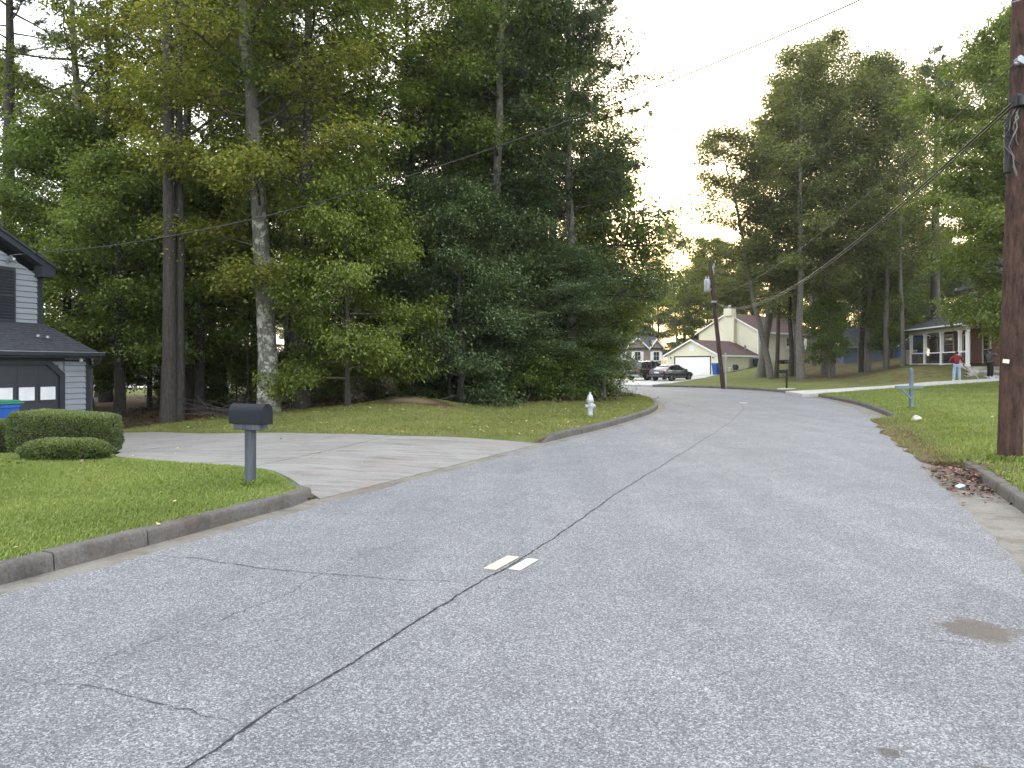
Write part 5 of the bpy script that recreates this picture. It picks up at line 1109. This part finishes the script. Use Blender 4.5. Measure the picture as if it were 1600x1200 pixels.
roof(PH, (.9,2.6,5.5), (14.4,2.6,5.5), (14.4,6.5,8.6), (.9,6.5,8.6), MAT['shingle_black'], .1, .25); roof(PH, (.9,10.4,5.5), (14.4,10.4,5.5), (14.4,6.5,8.6), (.9,6.5,8.6), MAT['shingle_black'], .1, .25)
roof(PH, (-.6,-.5,2.78), (L_+.4,-.5,2.78), (L_+.4,3.0,4.05), (-.6,3.0,4.05), MAT['shingle_black'], .08, .2)
mb = MB(); mb.bb(-.6,L_+.4,-.54,-.5,2.58,2.76); mb.build('fascia', MAT['white'], PH); mb = MB(); mb.bb(-.62,L_+.42,-.64,-.54,2.52,2.66); mb.tube([(-.5,-.58,2.6),(-.5,-.4,2.35),(-.35,2.1,2.2),(-.3,2.15,0)], .05, 8); mb.build('gutter', MAT['charcoal'], PH)
mb = MB(); mb.bb(-.1,L_,-.10,.10,2.36,2.58); mb.bb(-.1,.1,.1,2.2,2.36,2.58); mb.build('porch_beam', MAT['offwhite'], PH); mb = MB(); mb.bb(-.5,L_+.3,-.48,2.2,2.60,2.66); mb.build('porch_ceiling', MAT['offwhite'], PH)
mb = MB(); mb.bb(-.15,L_+.1,-.15,2.2,-.8,.02); mb.build('porch_floor', MAT['path'], PH)
for k in range(5):
    x = [0,2.55,5.3,8.05,9.1][k]; mb = MB(); mb.bb(x-.09,x+.09,-.09,.09,.02,2.36); mb.bb(x-.13,x+.13,-.13,.13,.02,.16); mb.bb(x-.12,x+.12,-.12,.12,2.25,2.36); mb.build('column', MAT['white'], PH)
for x0, x1 in ((0,2.55),(2.55,5.3),(5.3,8.05),(8.05,9.1)):
    mb = MB(); mb.bb(x0+.09,x1-.09,-.035,.035,.93,1.0); mb.bb(x0+.09,x1-.09,-.035,.035,.16,.22); r__ = mb.build('rail', MAT['white'], PH)
    n_ = int((x1-x0)/.14)
    for k in range(1, n_):
        x = x0+(x1-x0)*k/n_; mb = MB(); mb.bb(x-.014,x+.014,-.014,.014,.22,.93); mb.build('baluster', MAT['charcoal'], r__)
window(PH, (1.2,2.18,1.65), (1,0,0), (0,-1,0), 1.5, 1.25, bars=(1,0), trim=.12)
for x in (4.1,6.9):
    d_ = window(PH, (x,2.18,1.15), (1,0,0), (0,-1,0), .9, 2.0, 'offwhite', (1,0), trim=.14, sill=False, name='door'); mb = MB(); mb.lathe([(.03,0),(.035,.03),(.03,.06)], 10, (x+.36,2.06,1.0), 'y'); mb.build('handle', MAT['steel'], d_)
window(PH, (11.6,2.18,1.6), (1,0,0), (0,-1,0), 1.4, 1.4, bars=(1,1), trim=.12)
for x in (3.2,5.8,8.6,11.2): window(PH, (x,2.98,4.75), (1,0,0), (0,-1,0), .9, .9, bars=(1,0), trim=.1)
mb = MB()
for k in range(3): mb.bb(9.2,11.0,-.9+k*.35,2.0,-.8,-.18-(2-k)*.18)
mb.build('step', MAT['path'], PH)
for x, lab in ((1.9,'black metal armchair on the porch behind the left rail'),(3.6,'black metal armchair on the porch between the two left columns')):
    M_ = PH.matrix_world if False else Matrix.Translation(PH.location) @ Matrix.Rotation(PHr, 4, 'Z'); p = M_ @ Vector((x,1.0,.02))
    c = thing('porch_chair', lab, 'chair', p, PHr+.1, 'porch furniture'); mb = MB(); mb.bb(-.27,.27,-.25,.25,.40,.45); mb.build('seat', MAT['black_metal'], c); mb = MB(); mb.box((0,.26,.72), (.54,.04,.60), rx=-.15); mb.build('backrest', MAT['black_metal'], c)
    for sx in (-.26,.26):
        for sy in (-.24,.24): mb = MB(); mb.bb(sx-.02,sx+.02,sy-.02,sy+.02,0,.62 if sy < 0 else .45); mb.build('leg', MAT['black_metal'], c)
        mb = MB(); mb.bb(sx-.03,sx+.03,-.27,.25,.62,.65); mb.build('armrest', MAT['black_metal'], c)
p = M_ @ Vector((5.0,1.1,.02)); tb = thing('porch_table', 'small round black table on the porch behind the middle bay', 'table', p, 0, 'porch furniture'); mb = MB(); mb.lathe([(.38,.66),(.38,.69)], 20); mb.build('top', MAT['black_metal'], tb); mb = MB(); mb.lathe([(.22,0),(.05,.04),(.035,.3),(.05,.66)], 12); mb.build('leg', MAT['black_metal'], tb)
p = M_ @ Vector((-.75,.3,-.3)); ub = thing('utility_box', 'pale box standing at the left end of the porch', 'utility box', (p.x, p.y, ZR(p.x,p.y)), PHr); mb = MB(); mb.bb(-.3,.3,-.3,.3,-.1,.95); mb.build('case', MAT['rock'], ub, bevel=.03); mb = MB(); mb.bb(-.33,.33,-.33,.33,.95,1.02); mb.build('cap', MAT['offwhite'], ub)
# ------------------------------------------------------------------ cars
MAT['paint_black'] = plain('black_car_paint', (.010,.010,.012), .25, .1, coat=.6); MAT['paint_dark'] = plain('dark_blue_black_car_paint', (.012,.015,.020), .22, .1, coat=.6); MAT['paint_white'] = plain('white_car_paint', (.7,.7,.7), .3, .03, coat=.5)
MAT['car_glass'] = glassmat('car_glass', (.012,.014,.016)); MAT['tail'] = plain('red_tail_lens', (.30,.012,.014), .25, .1); MAT['head'] = plain('clear_lens', (.55,.57,.6), .15, .1); MAT['alloy'] = plain('alloy_rim', (.38,.39,.40), .35, .1, metallic=.7); MAT['plate'] = plain('number_plate', (.62,.62,.60), .5, .1)
def car(name, label, loc, rz, paint, suv=False, cat='car'):
    """+x is the front"""
    t = thing(name, label, cat, loc, rz); W = .93 if suv else .91
    if suv:
        st = [(-2.42,.42,.80,.80),(-2.36,.34,1.02,.90),(-1.6,.27,1.06,W),(-.6,.25,1.06,W),(.75,.25,1.05,W),(1.3,.25,1.03,W),(2.0,.27,.95,.90),(2.32,.32,.84,.80),(2.42,.42,.70,.66)]
        cab = [(-2.30,1.02,1.04,.80),(-2.05,1.02,1.58,.70),(-1.7,1.04,1.70,.70),(-.4,1.04,1.76,.71),(.35,1.04,1.73,.70),(.75,1.04,1.56,.69),(1.40,1.02,1.04,.78)]; wx = (-1.42,1.46); wr = .37
    else:
        st = [(-2.42,.45,.78,.74),(-2.34,.34,.94,.85),(-1.7,.24,.99,W),(-.8,.21,.95,W),(.6,.21,.92,W),(1.1,.21,.90,W),(1.9,.24,.80,.88),(2.28,.30,.70,.78),(2.42,.42,.60,.62)]
        cab = [(-2.05,.95,.98,.74),(-1.45,.95,1.27,.64),(-.9,.93,1.40,.62),(-.2,.92,1.46,.62),(.25,.91,1.42,.62),(.65,.90,1.22,.64),(1.25,.88,.91,.76)]; wx = (-1.40,1.44); wr = .335
    mb = MB(); vs = []; k = 10
    for x, zb, zt, hw in st:
        h = zt-zb
        half = [(hw*.86, zb), (hw*.99, zb+h*.22), (hw, zb+h*.55), (hw*.965, zb+h*.90), (hw*.86, zt)]
        vs += [(x, y, z) for y, z in half] + [(x, -y, z) for y, z in half[::-1]]
    fs = [(i*k+j, i*k+(j+1)%k, (i+1)*k+(j+1)%k, (i+1)*k+j) for i in range(len(st)-1) for j in range(k)]+[tuple(range(k)), tuple(range((len(st)-1)*k, len(st)*k))]
    mb.add(vs, fs); mb.build('body', MAT[paint], t, smooth=True)
    mb = MB(); vs = []
    for x, zb, zt, hw in cab: vs += [(x, hw*1.16, zb), (x, hw, zt-.02), (x, hw*.8, zt), (x, -hw*.8, zt), (x, -hw, zt-.02), (x, -hw*1.16, zb)]
    k = 6; mb.add(vs, [(i*k+j, i*k+(j+1)%k, (i+1)*k+(j+1)%k, (i+1)*k+j) for i in range(len(cab)-1) for j in range(k)]+[tuple(range(k)), tuple(range((len(cab)-1)*k, len(cab)*k))]); mb.build('glasshouse', MAT['car_glass'], t, smooth=True)
    rf_ = MB(); R_ = cab[1:-1] if not suv else cab[1:-1]; vs = []
    for x, zb, zt, hw in R_: vs += [(x, hw+.012, zt-.05), (x, hw*.82, zt+.018), (x, -hw*.82, zt+.018), (x, -hw-.012, zt-.05)]
    rf_.add(vs, [(i*4+j, i*4+j+1, (i+1)*4+j+1, (i+1)*4+j) for i in range(len(R_)-1) for j in range(3)]); ro = rf_.build('roof', MAT[paint], t, smooth=True); so_ = ro.modifiers.new('solid', 'SOLIDIFY'); so_.thickness = .02
    for s_ in (1,-1):
        pl = MB()
        for i in ((0,1),(len(cab)-1,len(cab)-2)):
            a, b = cab[i[0]], cab[i[1]]; pl.tube([(a[0], s_*a[3]*1.17, a[1]), (b[0], s_*(b[3]+.012), b[2]-.03)], .035, 6)
        m_ = 3; a = cab[m_]; pl.tube([(a[0]-.1, s_*a[3]*1.17, a[1]), (a[0]-.12, s_*(a[3]+.012), a[2]-.03)], .03, 6)
        if suv: a = cab[1]; pl.tube([(a[0]+.75, s_*a[3]*1.19, a[1]), (a[0]+.62, s_*(a[3]+.012), a[2]+.1)], .04, 6)
        pl.build('pillar', MAT[paint], t, smooth=True)
        mb = MB(); mb.box((.78, s_*(W+.10), 1.0 if not suv else 1.13), (.16,.20,.13)); mb.build('mirror', MAT[paint], t, bevel=.03)
        for dx in (-.95,.15): mb = MB(); mb.box((dx, s_*(W+.005), .80 if not suv else .88), (.20,.03,.03)); mb.build('door_handle', MAT[paint], t)
        mb = MB(); z_ = .80 if not suv else .92; mb.box((-2.33, s_*.64, z_), (.14,.36,.15 if not suv else .26), rz=s_*.22); mb.build('tail_light', MAT['tail'], t, bevel=.02)
        mb = MB(); mb.box((2.20, s_*.62, .66 if not suv else .80), (.26,.32,.12), rz=-s_*.35); mb.build('headlight', MAT['head'], t, bevel=.02)
        for x in wx:
            mb = MB(); mb.lathe([(wr*.66,-.11),(wr*.93,-.11),(wr,-.08),(wr,.08),(wr*.93,.11),(wr*.66,.11)], 24, (0,0,0), 'y'); w__ = mb.build('wheel', MAT['rubber'], t, smooth=True); w__.location = (x, s_*(W-.10), wr)
            mb = MB(); mb.lathe([(wr*.68,.085),(wr*.66,.10),(wr*.60,.075),(.02,.07)] if s_ > 0 else [(wr*.68,-.085),(wr*.66,-.10),(wr*.60,-.075),(.02,-.07)], 24, (0,0,0), 'y')
            for q in range(5): a = q*2*math.pi/5; mb.tube([(.03*math.cos(a), s_*.09, .03*math.sin(a)), (wr*.62*math.cos(a), s_*.095, wr*.62*math.sin(a))], .028, 5)
            mb.build('rim', MAT['alloy'], w__, smooth=True)
            mb = MB(); mb.lathe([(.02,0),(wr+.055,0),(wr+.055,s_*.012),(.02,s_*.012)], 24, (x, s_*(W-.012), wr+.01), 'y'); mb.build('wheel_arch', MAT['rubber'], t)
    mb = MB(); mb.box((-2.43,0,.74 if not suv else .86), (.02,.46,.13)); mb.build('number_plate', MAT['plate'], t); mb = MB(); mb.bb(-2.46,-2.30,-.78,.78,.36,.50); mb.build('bumper', MAT[paint if not suv else 'steel'], t, bevel=.04)
    mb = MB(); mb.bb(2.34,2.45,-.55,.55,.42,.62); mb.build('grille', MAT['charcoal'], t, bevel=.02)
    if suv:
        for s_ in (-.6,.6): mb = MB(); mb.tube([(-1.7,s_,1.80),(-.4,s_,1.85),(.3,s_,1.82)], .02, 6); mb.build('roof_rail', MAT['steel'], t)
    return t
car('parked_car', 'dark sedan parked nose in on the driveway of the cream house', (14.55, 70.0, ZR(14.55,70)+.04), R(45), 'paint_dark')
car('parked_car', 'black estate sized car parked beyond the dark sedan', (12.75, 72.2, ZR(12.75,72.2)+.04), R(45), 'paint_black', True)
car('parked_car', 'white car glimpsed between trunks through the woods at the left', (-26.5, 58.5, .15), R(8), 'paint_white')
# ------------------------------------------------------------------ two people on the white driveway
MAT['skin'] = plain('skin', (.22,.12,.08), .6, .06); MAT['red_cloth'] = plain('red_hooded_top', (.20,.014,.020), .9, .15, 8, .4, 60); MAT['jeans'] = plain('pale_blue_jeans', (.30,.40,.52), .9, .18, 6, .3, 60); MAT['dark_cloth'] = plain('charcoal_top', (.055,.06,.066), .9, .25, 7, .4, 60); MAT['black_cloth'] = plain('black_trousers', (.010,.010,.011), .9, .2); MAT['hair'] = plain('dark_hair', (.012,.009,.008), .7, .2); MAT['shoe'] = plain('white_shoe', (.62,.62,.62), .6, .1)
def skin(name, joints, edges, mat, parent, lv=2, root=0):
    me = bpy.data.meshes.new(name); me.from_pydata([j[0] for j in joints], edges, []); o = link(name, me, parent)
    m = o.modifiers.new('skin', 'SKIN'); m.use_smooth_shade = True; sv_ = me.skin_vertices[0].data
    for i, j in enumerate(joints):
        r_ = j[1] if hasattr(j[1], '__len__') else (j[1], j[1]); sv_[i].radius = r_; sv_[i].use_root = (i == root)
    s_ = o.modifiers.new('sub', 'SUBSURF'); s_.levels = s_.render_levels = lv; me.materials.append(mat); return o
def person(label, loc, rz, J, top, legs, group=None, hat=None, shoe='shoe'):
    """J: joints of the pose, y is forward; body one skinned surface, clothes grown over it"""
    t = thing('person', label, 'person', loc, rz, group)
    names = list(J); idx = {n: i for i, n in enumerate(names)}
    E = [('pelvis','waist'),('waist','chest'),('chest','neck'),('neck','head'),('head','crown'),('chest','sh_a'),('sh_a','el_a'),('el_a','wr_a'),('wr_a','ha_a'),('chest','sh_b'),('sh_b','el_b'),('el_b','wr_b'),('wr_b','ha_b'),('pelvis','hip_a'),('hip_a','kn_a'),('kn_a','an_a'),('an_a','to_a'),('pelvis','hip_b'),('hip_b','kn_b'),('kn_b','an_b'),('an_b','to_b')]
    RAD = dict(pelvis=(.13,.105), waist=(.125,.10), chest=(.15,.105), neck=.052, head=(.075,.092), crown=(.055,.065), sh=.062, el=.043, wr=.030, ha=(.036,.022), hip=.085, kn=.056, an=.040, to=(.045,.028))
    body = skin('body', [(J[n], RAD.get(n, RAD.get(n[:2], RAD.get(n[:3])))) for n in names], [(idx[a], idx[b]) for a, b in E], MAT['skin'], t)
    def sub(nm, ns, mat, grow, tweak={}):
        ii = {n: i for i, n in enumerate(ns)}; js = []
        for n in ns:
            r_ = RAD.get(n, RAD.get(n[:2], RAD.get(n[:3]))); r_ = r_ if hasattr(r_, '__len__') else (r_, r_); g = tweak.get(n[:2], grow); js.append((J[n], (r_[0]+g, r_[1]+g)))
        return skin(nm, js, [(ii[a], ii[b]) for a, b in E if a in ii and b in ii], MAT[mat], t)
    sub('top', ['pelvis','waist','chest','sh_a','el_a','wr_a','sh_b','el_b','wr_b','neck'], top, .028, {'wr':.022,'ne':.012,'pe':.024})
    sub('trousers', ['pelvis','hip_a','kn_a','an_a','hip_b','kn_b','an_b'], legs, .022, {'an':.045,'kn':.035,'pe':.012})
    for s_ in 'ab':
        a, b = Vector(J['an_'+s_]), Vector(J['to_'+s_]); d = (b-a); d.z = 0; d.normalize(); mb = MB(); c = a+d*.07
        mb.box((c.x, c.y, .045), (.095,.27,.09), rz=math.atan2(d.y, d.x)-math.pi/2); mb.build('shoe', MAT[shoe], t, bevel=.03)
        # five fingers curling from the palm
        h_ = Vector(J['ha_'+s_]); w_ = Vector(J['wr_'+s_]); d = (h_-w_).normalized(); sd_ = d.cross(Vector((0,0,1))); sd_ = sd_.normalized() if sd_.length > .1 else Vector((1,0,0)); cu = sd_.cross(d)
        for q in range(5):
            off = (q-1.5)*.019 if q < 4 else -.04; l = (.062,.07,.066,.052,.05)[q]; b0 = h_+sd_*off+(d*.02 if q < 4 else d*-.02); dd = d if q < 4 else (d*.6-sd_*.8).normalized()
            mb = MB(); mb.tube([b0, b0+dd*l*.5-cu*.008, b0+dd*l*.8-cu*.03], [.0095,.009,.006], 6); mb.build('finger', MAT['skin'], body, smooth=True)
    hd, cr = Vector(J['head']), Vector(J['crown']); bm = bmesh.new(); bmesh.ops.create_uvsphere(bm, u_segments=18, v_segments=12, radius=1)
    for v in list(bm.verts):
        v.co = Vector((v.co.x*.088, v.co.y*.105-.012, v.co.z*.105))
    bmesh.ops.delete(bm, geom=[v for v in bm.verts if v.co.y > .045 and v.co.z < .045 or v.co.z < -.07], context='VERTS')
    me = bpy.data.meshes.new('hair'); bm.to_mesh(me); bm.free(); me.materials.append(MAT[hat or 'hair']); me.polygons.foreach_set('use_smooth', [True]*len(me.polygons)); link('hair', me, t, (hd+(cr-hd)*.55))
    fc = hd+Vector((0,.088,.02))
    for dx in (-.03,.03): mb = MB(); mb.lathe([(.002,-.006),(.011,0),(.002,.004)], 8, (fc.x+dx, fc.y-.002, fc.z+.02), 'y'); mb.build('eye', MAT['hair'], body)
    mb = MB(); mb.prism([(fc.x-.013,fc.y-.012,fc.z-.02),(fc.x+.013,fc.y-.012,fc.z-.02),(fc.x,fc.y-.005,fc.z+.022)], (0,.022,-.004)); mb.build('nose', MAT['skin'], body); mb = MB(); mb.box((fc.x,fc.y-.006,fc.z-.045), (.042,.008,.008)); mb.build('mouth', MAT['red_cloth'], body)
    for dx in (-.083,.083): mb = MB(); mb.box((hd.x+dx,hd.y,hd.z+.02), (.018,.04,.055)); mb.build('ear', MAT['skin'], body, bevel=.008)
    return t
A_ = dict(pelvis=(0,0,.95), waist=(0,.02,1.10), chest=(0,.05,1.36), neck=(0,.06,1.50), head=(.01,.09,1.60), crown=(.01,.09,1.70), sh_a=(-.17,.04,1.42), el_a=(-.36,.02,1.20), wr_a=(-.24,.12,1.04), ha_a=(-.20,.17,1.00), sh_b=(.17,.04,1.42), el_b=(.32,.10,1.20), wr_b=(.42,.28,1.05), ha_b=(.46,.35,1.01), hip_a=(-.10,0,.90), kn_a=(-.13,.02,.48), an_a=(-.15,-.01,.09), to_a=(-.17,.13,.04), hip_b=(.10,0,.90), kn_b=(.13,.03,.48), an_b=(.14,0,.09), to_b=(.17,.14,.04))
z1 = ZR(26.22,45.35)+.035
person('person in red hooded top and pale jeans seen from behind holding a wand', (26.22, 45.35, z1), R(-25), A_, 'red_cloth', 'jeans', 'people on the white driveway')
B_ = dict(pelvis=(0,0,.96), waist=(0,.01,1.11), chest=(0,.0,1.37), neck=(0,.01,1.51), head=(.0,.05,1.61), crown=(.0,.05,1.71), sh_a=(-.17,.0,1.43), el_a=(-.24,.05,1.17), wr_a=(-.12,.22,1.20), ha_a=(-.06,.27,1.22), sh_b=(.17,.0,1.43), el_b=(.30,.14,1.33), wr_b=(.18,.28,1.44), ha_b=(.13,.31,1.49), hip_a=(-.09,0,.91), kn_a=(-.10,.02,.49), an_a=(-.10,-.01,.09), to_a=(-.12,.13,.04), hip_b=(.09,0,.91), kn_b=(.10,.03,.49), an_b=(.09,.0,.09), to_b=(.11,.14,.04))
person('person in dark grey top and black trousers with one raised arm', (28.65, 46.1, ZR(28.65,46.1)+.035), R(-70), B_, 'dark_cloth', 'black_cloth', 'people on the white driveway')
ca, sa = math.cos(R(-25)), math.sin(R(-25)); hx, hy_ = 26.22+.46*ca-.36*sa, 45.35+.46*sa+.36*ca
wd = thing('pressure_washer_wand', 'pale lance held by the person in red pointing down at the concrete', 'pressure washer wand', (hx, hy_, z1+1.0)); mb = MB(); mb.tube([(-.25,-.1,.10),(0,0,0),(.95,.35,-.80)], .016, 8); mb.build('lance', MAT['offwhite'], wd, smooth=True); mb = MB(); mb.tube([(-.10,-.05,.05),(-.12,-.06,-.12)], .018, 8); mb.build('grip', MAT['black_cloth'], wd, smooth=True); mb = MB(); mb.tube([(.93,.345,-.79),(1.0,.37,-.85)], .024, 8); mb.build('nozzle', MAT['offwhite'], wd)
P = [(hx-.25,hy_-.1,z1+1.08),(hx-.1,hy_-.3,z1+.75),(hx+.25,hy_+.3,z1+.25)]+[(27.2+.45*math.cos(a)+.1*a, 46.6+.35*math.sin(a), ZR(27.2,46.6)+.02+.0*a) for a in np.linspace(3, 9, 14)]
mb = MB(); mb.tube(catmull3(P) if False else P, .014, 6); tag(mb.build('hose', MAT['cable'], None, smooth=True), 'dark hose trailing from the wand over the grass', 'hose')
# ------------------------------------------------------------------ grass and dead leaves
def blades(name, P, zfun, label, h=.055, wd=.007, per=5, seed=1, mat='grass', spread=.025):
    rs = np.random.RandomState(seed); n = len(P)*per; c = np.repeat(P, per, 0)+rs.normal(0, spread, (n, 2)); z = zfun(c[:, 0], c[:, 1])-.004
    a = rs.uniform(0, 6.28, n); l = rs.uniform(.2, .9, n); H = (h*rs.uniform(.5, 1.3, n)); W = wd*rs.uniform(.7, 1.3, n)
    B = np.column_stack([c, z]); d = np.column_stack([np.cos(a)*l*H, np.sin(a)*l*H, H]); s = np.column_stack([-np.sin(a), np.cos(a), np.zeros(n)])*W[:, None]*.5
    q = np.stack([B-s, B+s, B+d*.62+s*.7+np.array([0,0,.12])*H[:, None], B+d-np.array([0,0,.1])*H[:, None]], 1)
    pt = np.sin(c[:, 0]*1.7+np.sin(c[:, 1]*1.1)*2)*np.cos(c[:, 1]*1.5+c[:, 0]*.5)
    tint = np.clip(.45+.16*pt+rs.normal(0, .2, n), 0, 1)
    return tag(link(name, quads_mesh(name, q, MAT[mat], tint)), label, 'grass', kind='stuff')
MAT['grass'] = leafmat('grass_blades', (.10,.14,.032), (.195,.262,.056), (.34,.38,.13), .3)
MAT['grass_dry'] = leafmat('dry_grass_blades', (.11,.125,.03), (.19,.22,.05), (.32,.30,.12), .25)
rs = np.random.RandomState(8)
def scatter(x0, x1, y0, y1, n, keep):
    P = np.column_stack([rs.uniform(x0, x1, n), rs.uniform(y0, y1, n)]); return P[keep(P[:, 0], P[:, 1])]
LREG = np.vstack([LEDGE, [(-460,66),(-460,-39)]]); RREG = np.vstack([REDGE, [(-470,74),(-470,900),(470,900),(470,-160),(-12,-160)]])
isdrive = lambda x, y: inside(x, y, DRIVE)
def k_near(x, y): return inside(x, y, LREG) & ~isdrive(x, y) & (y < 13.4) & (litter_left(x, y)+rs.uniform(-.15,.15,len(x)) < .40) & (pdist(x, y, DRIVE) > .03)
def k_isle(x, y): return inside(x, y, LREG) & ~isdrive(x, y) & (y > 15) & (y < wood_edge(x)+.6) & (litter_left(x, y)+rs.uniform(-.2,.2,len(x)) < .42)
blades('grass', scatter(-10.5, -2, 3.6, 13.4, 105000, k_near), z_left, 'short mown green grass of the near left lawn', h=.048, wd=.0055, per=4, seed=1)
blades('grass', scatter(-12.5, 7.2, 15.2, 45, 90000, k_isle), z_left, 'mown grass of the verge in front of the woods', h=.055, wd=.010, per=4, seed=2, mat='grass_dry')
def k_right(x, y): return inside(x, y, RREG) & (litter_right(x, y)+rs.uniform(-.25,.25,len(x)) < .42) & (rs.uniform(0, 1, len(x)) < np.clip(14/y, .25, 1)) & (x < .85*y+2.5) & ~inside(x, y, np.vstack([PA, PB[::-1]]))
blades('grass', scatter(4, 32, 6, 44, 150000, k_right), z_right, 'green grass of the right hand lawn', h=.07, wd=.012, per=4, seed=3)
def k_verge(x, y): return inside(x, y, RREG) & (pdist(x, y, RIGHT) < 2.0) & (y > 9) & (y < 25)
blades('grass', scatter(5, 14, 9, 25, 16000, k_verge), z_right, 'thin dry grass creeping over the sunken kerb', h=.06, wd=.009, per=3, seed=4, mat='grass_dry')
def ring(x, y, r, n): a = rs.uniform(0, 6.28, n); q = r+np.abs(rs.normal(0, .045, n)); return np.column_stack([x+np.cos(a)*q, y+np.sin(a)*q])
blades('grass', np.vstack([ring(-3.23, 9.5, .06, 60), ring(2.24, 22.05, .13, 90)]), z_left, 'longer uncut grass round the mailbox post and the hydrant', h=.10, wd=.006, per=4, seed=5, spread=.012)
blades('grass', np.vstack([ring(7.6, 11.75, .18, 240), ring(12.95, 24.95, .06, 70), ring(10.65, 20.25, .11, 60)]), z_right, 'longer uncut grass round the big pole the cross shaped post and the rock', h=.10, wd=.008, per=4, seed=6, spread=.015)
def leaves(name, P, zfun, label, size, seed, mat, lift=.01, heap=None):
    r = np.random.RandomState(seed); n = len(P); z = zfun(P[:, 0], P[:, 1])+lift+ (r.uniform(0, 1, n)*heap(P[:, 0], P[:, 1]) if heap else 0)
    a = r.uniform(0, 6.28, n); l = size*r.uniform(.6, 1.3, n); d = np.column_stack([np.cos(a), np.sin(a), r.normal(0, .25, n)])*l[:, None]; s = np.column_stack([-np.sin(a), np.cos(a), r.normal(0, .25, n)])*l[:, None]*.36
    B = np.column_stack([P, z]); up_ = np.array([0,0,1.])*(l*.14)[:, None]
    return tag(link(name, quads_mesh(name, np.stack([B, B+d*.5+s+up_, B+d, B+d*.5-s+up_], 1), MAT[mat], r.uniform(0, 1, n))), label, 'leaves', kind='stuff')
MAT['dead_leaf'] = leafmat('dead_leaves', (.045,.016,.012), (.10,.040,.025), (.22,.12,.07), .05); MAT['yellow_leaf'] = leafmat('fallen_yellow_leaves', (.20,.11,.04), (.38,.27,.11), (.62,.50,.28), .15)
def zroad(x, y): return np.where(inside(x, y, RREG), z_right(x, y), .012)
def zleftall(x, y):
    z = z_left(x, y); return np.where(inside(x, y, DRIVE), z+.052, z+.03)
hp = np.column_stack([rs.normal(0, .25, 900), rs.normal(0, .9, 900)]); ang = R(-24); hp = np.column_stack([hp[:, 0]*math.cos(ang)-hp[:, 1]*math.sin(ang), hp[:, 0]*math.sin(ang)+hp[:, 1]*math.cos(ang)])+np.array([6.35, 10.85])
leaves('fallen_leaves', hp[inside(hp[:, 0], hp[:, 1], np.vstack([RIGHT, offset(RIGHT, 1.3)[::-1]]))], zroad, 'heap of dark red dead leaves at the end of the right kerb', .068, 3, 'dead_leaf', .012, lambda x, y: .16*np.exp(-((x-6.35)**2+(y-10.9)**2)/.16))
leaves('fallen_leaves', scatter(-10.5, 5.5, 16.6, 30, 520, k_isle), zleftall, 'yellow and tan leaves scattered over the verge grass', .085, 4, 'yellow_leaf')
leaves('fallen_leaves', scatter(-15, 5, 21, 34, 5000, lambda x, y: (y > wood_edge(x)-.6) & inside(x, y, LREG)), zleftall, 'brown leaf litter under the edge of the woods', .13, 5, 'dead_leaf', .0)
leaves('fallen_leaves', scatter(-10, -1.5, 5, 17, 60, lambda x, y: inside(x, y, LREG)), zleftall, 'few pale leaves on the near lawn and the driveway', .06, 6, 'yellow_leaf')
leaves('fallen_leaves', scatter(-10.5, -6.3, 11.3, 12.6, 420, lambda x, y: inside(x, y, LREG) & ~isdrive(x, y)), zleftall, 'brown mulch and dead leaves in the bed under the hedges', .07, 8, 'dead_leaf', -.02)
leaves('fallen_leaves', scatter(5, 12, 10, 24.5, 5200, lambda x, y: (pdist(x, y, RIGHT) < np.abs(rs.normal(0, .42, len(x)))) & inside(x, y, RREG)), z_right, 'brown leaf bits along the ragged edge of the asphalt', .05, 9, 'dead_leaf', .02)
leaves('fallen_leaves', scatter(5.5, 26, 9, 45, 260, lambda x, y: inside(x, y, RREG)), z_right, 'scattered pale leaves on the right hand lawn', .10, 7, 'yellow_leaf', .03)
# ------------------------------------------------------------------ thin evening haze in one closed box round everything
hz = MB(); hz.bb(-620, 620, -300, 1100, -4, 36); ho = hz.build('haze', [], None, kind='stuff'); tag(ho, 'thin pale evening haze hanging between the trees', 'haze')
t_ = NT('haze_air'); v_ = t_.n('ShaderNodeVolumePrincipled'); v_.inputs['Color'].default_value = (.93,.93,.90,1); v_.inputs['Density'].default_value = .00025; v_.inputs['Anisotropy'].default_value = .4
t_.l(v_.outputs[0], t_.out.inputs['Volume']); ho.data.materials.append(t_.m)
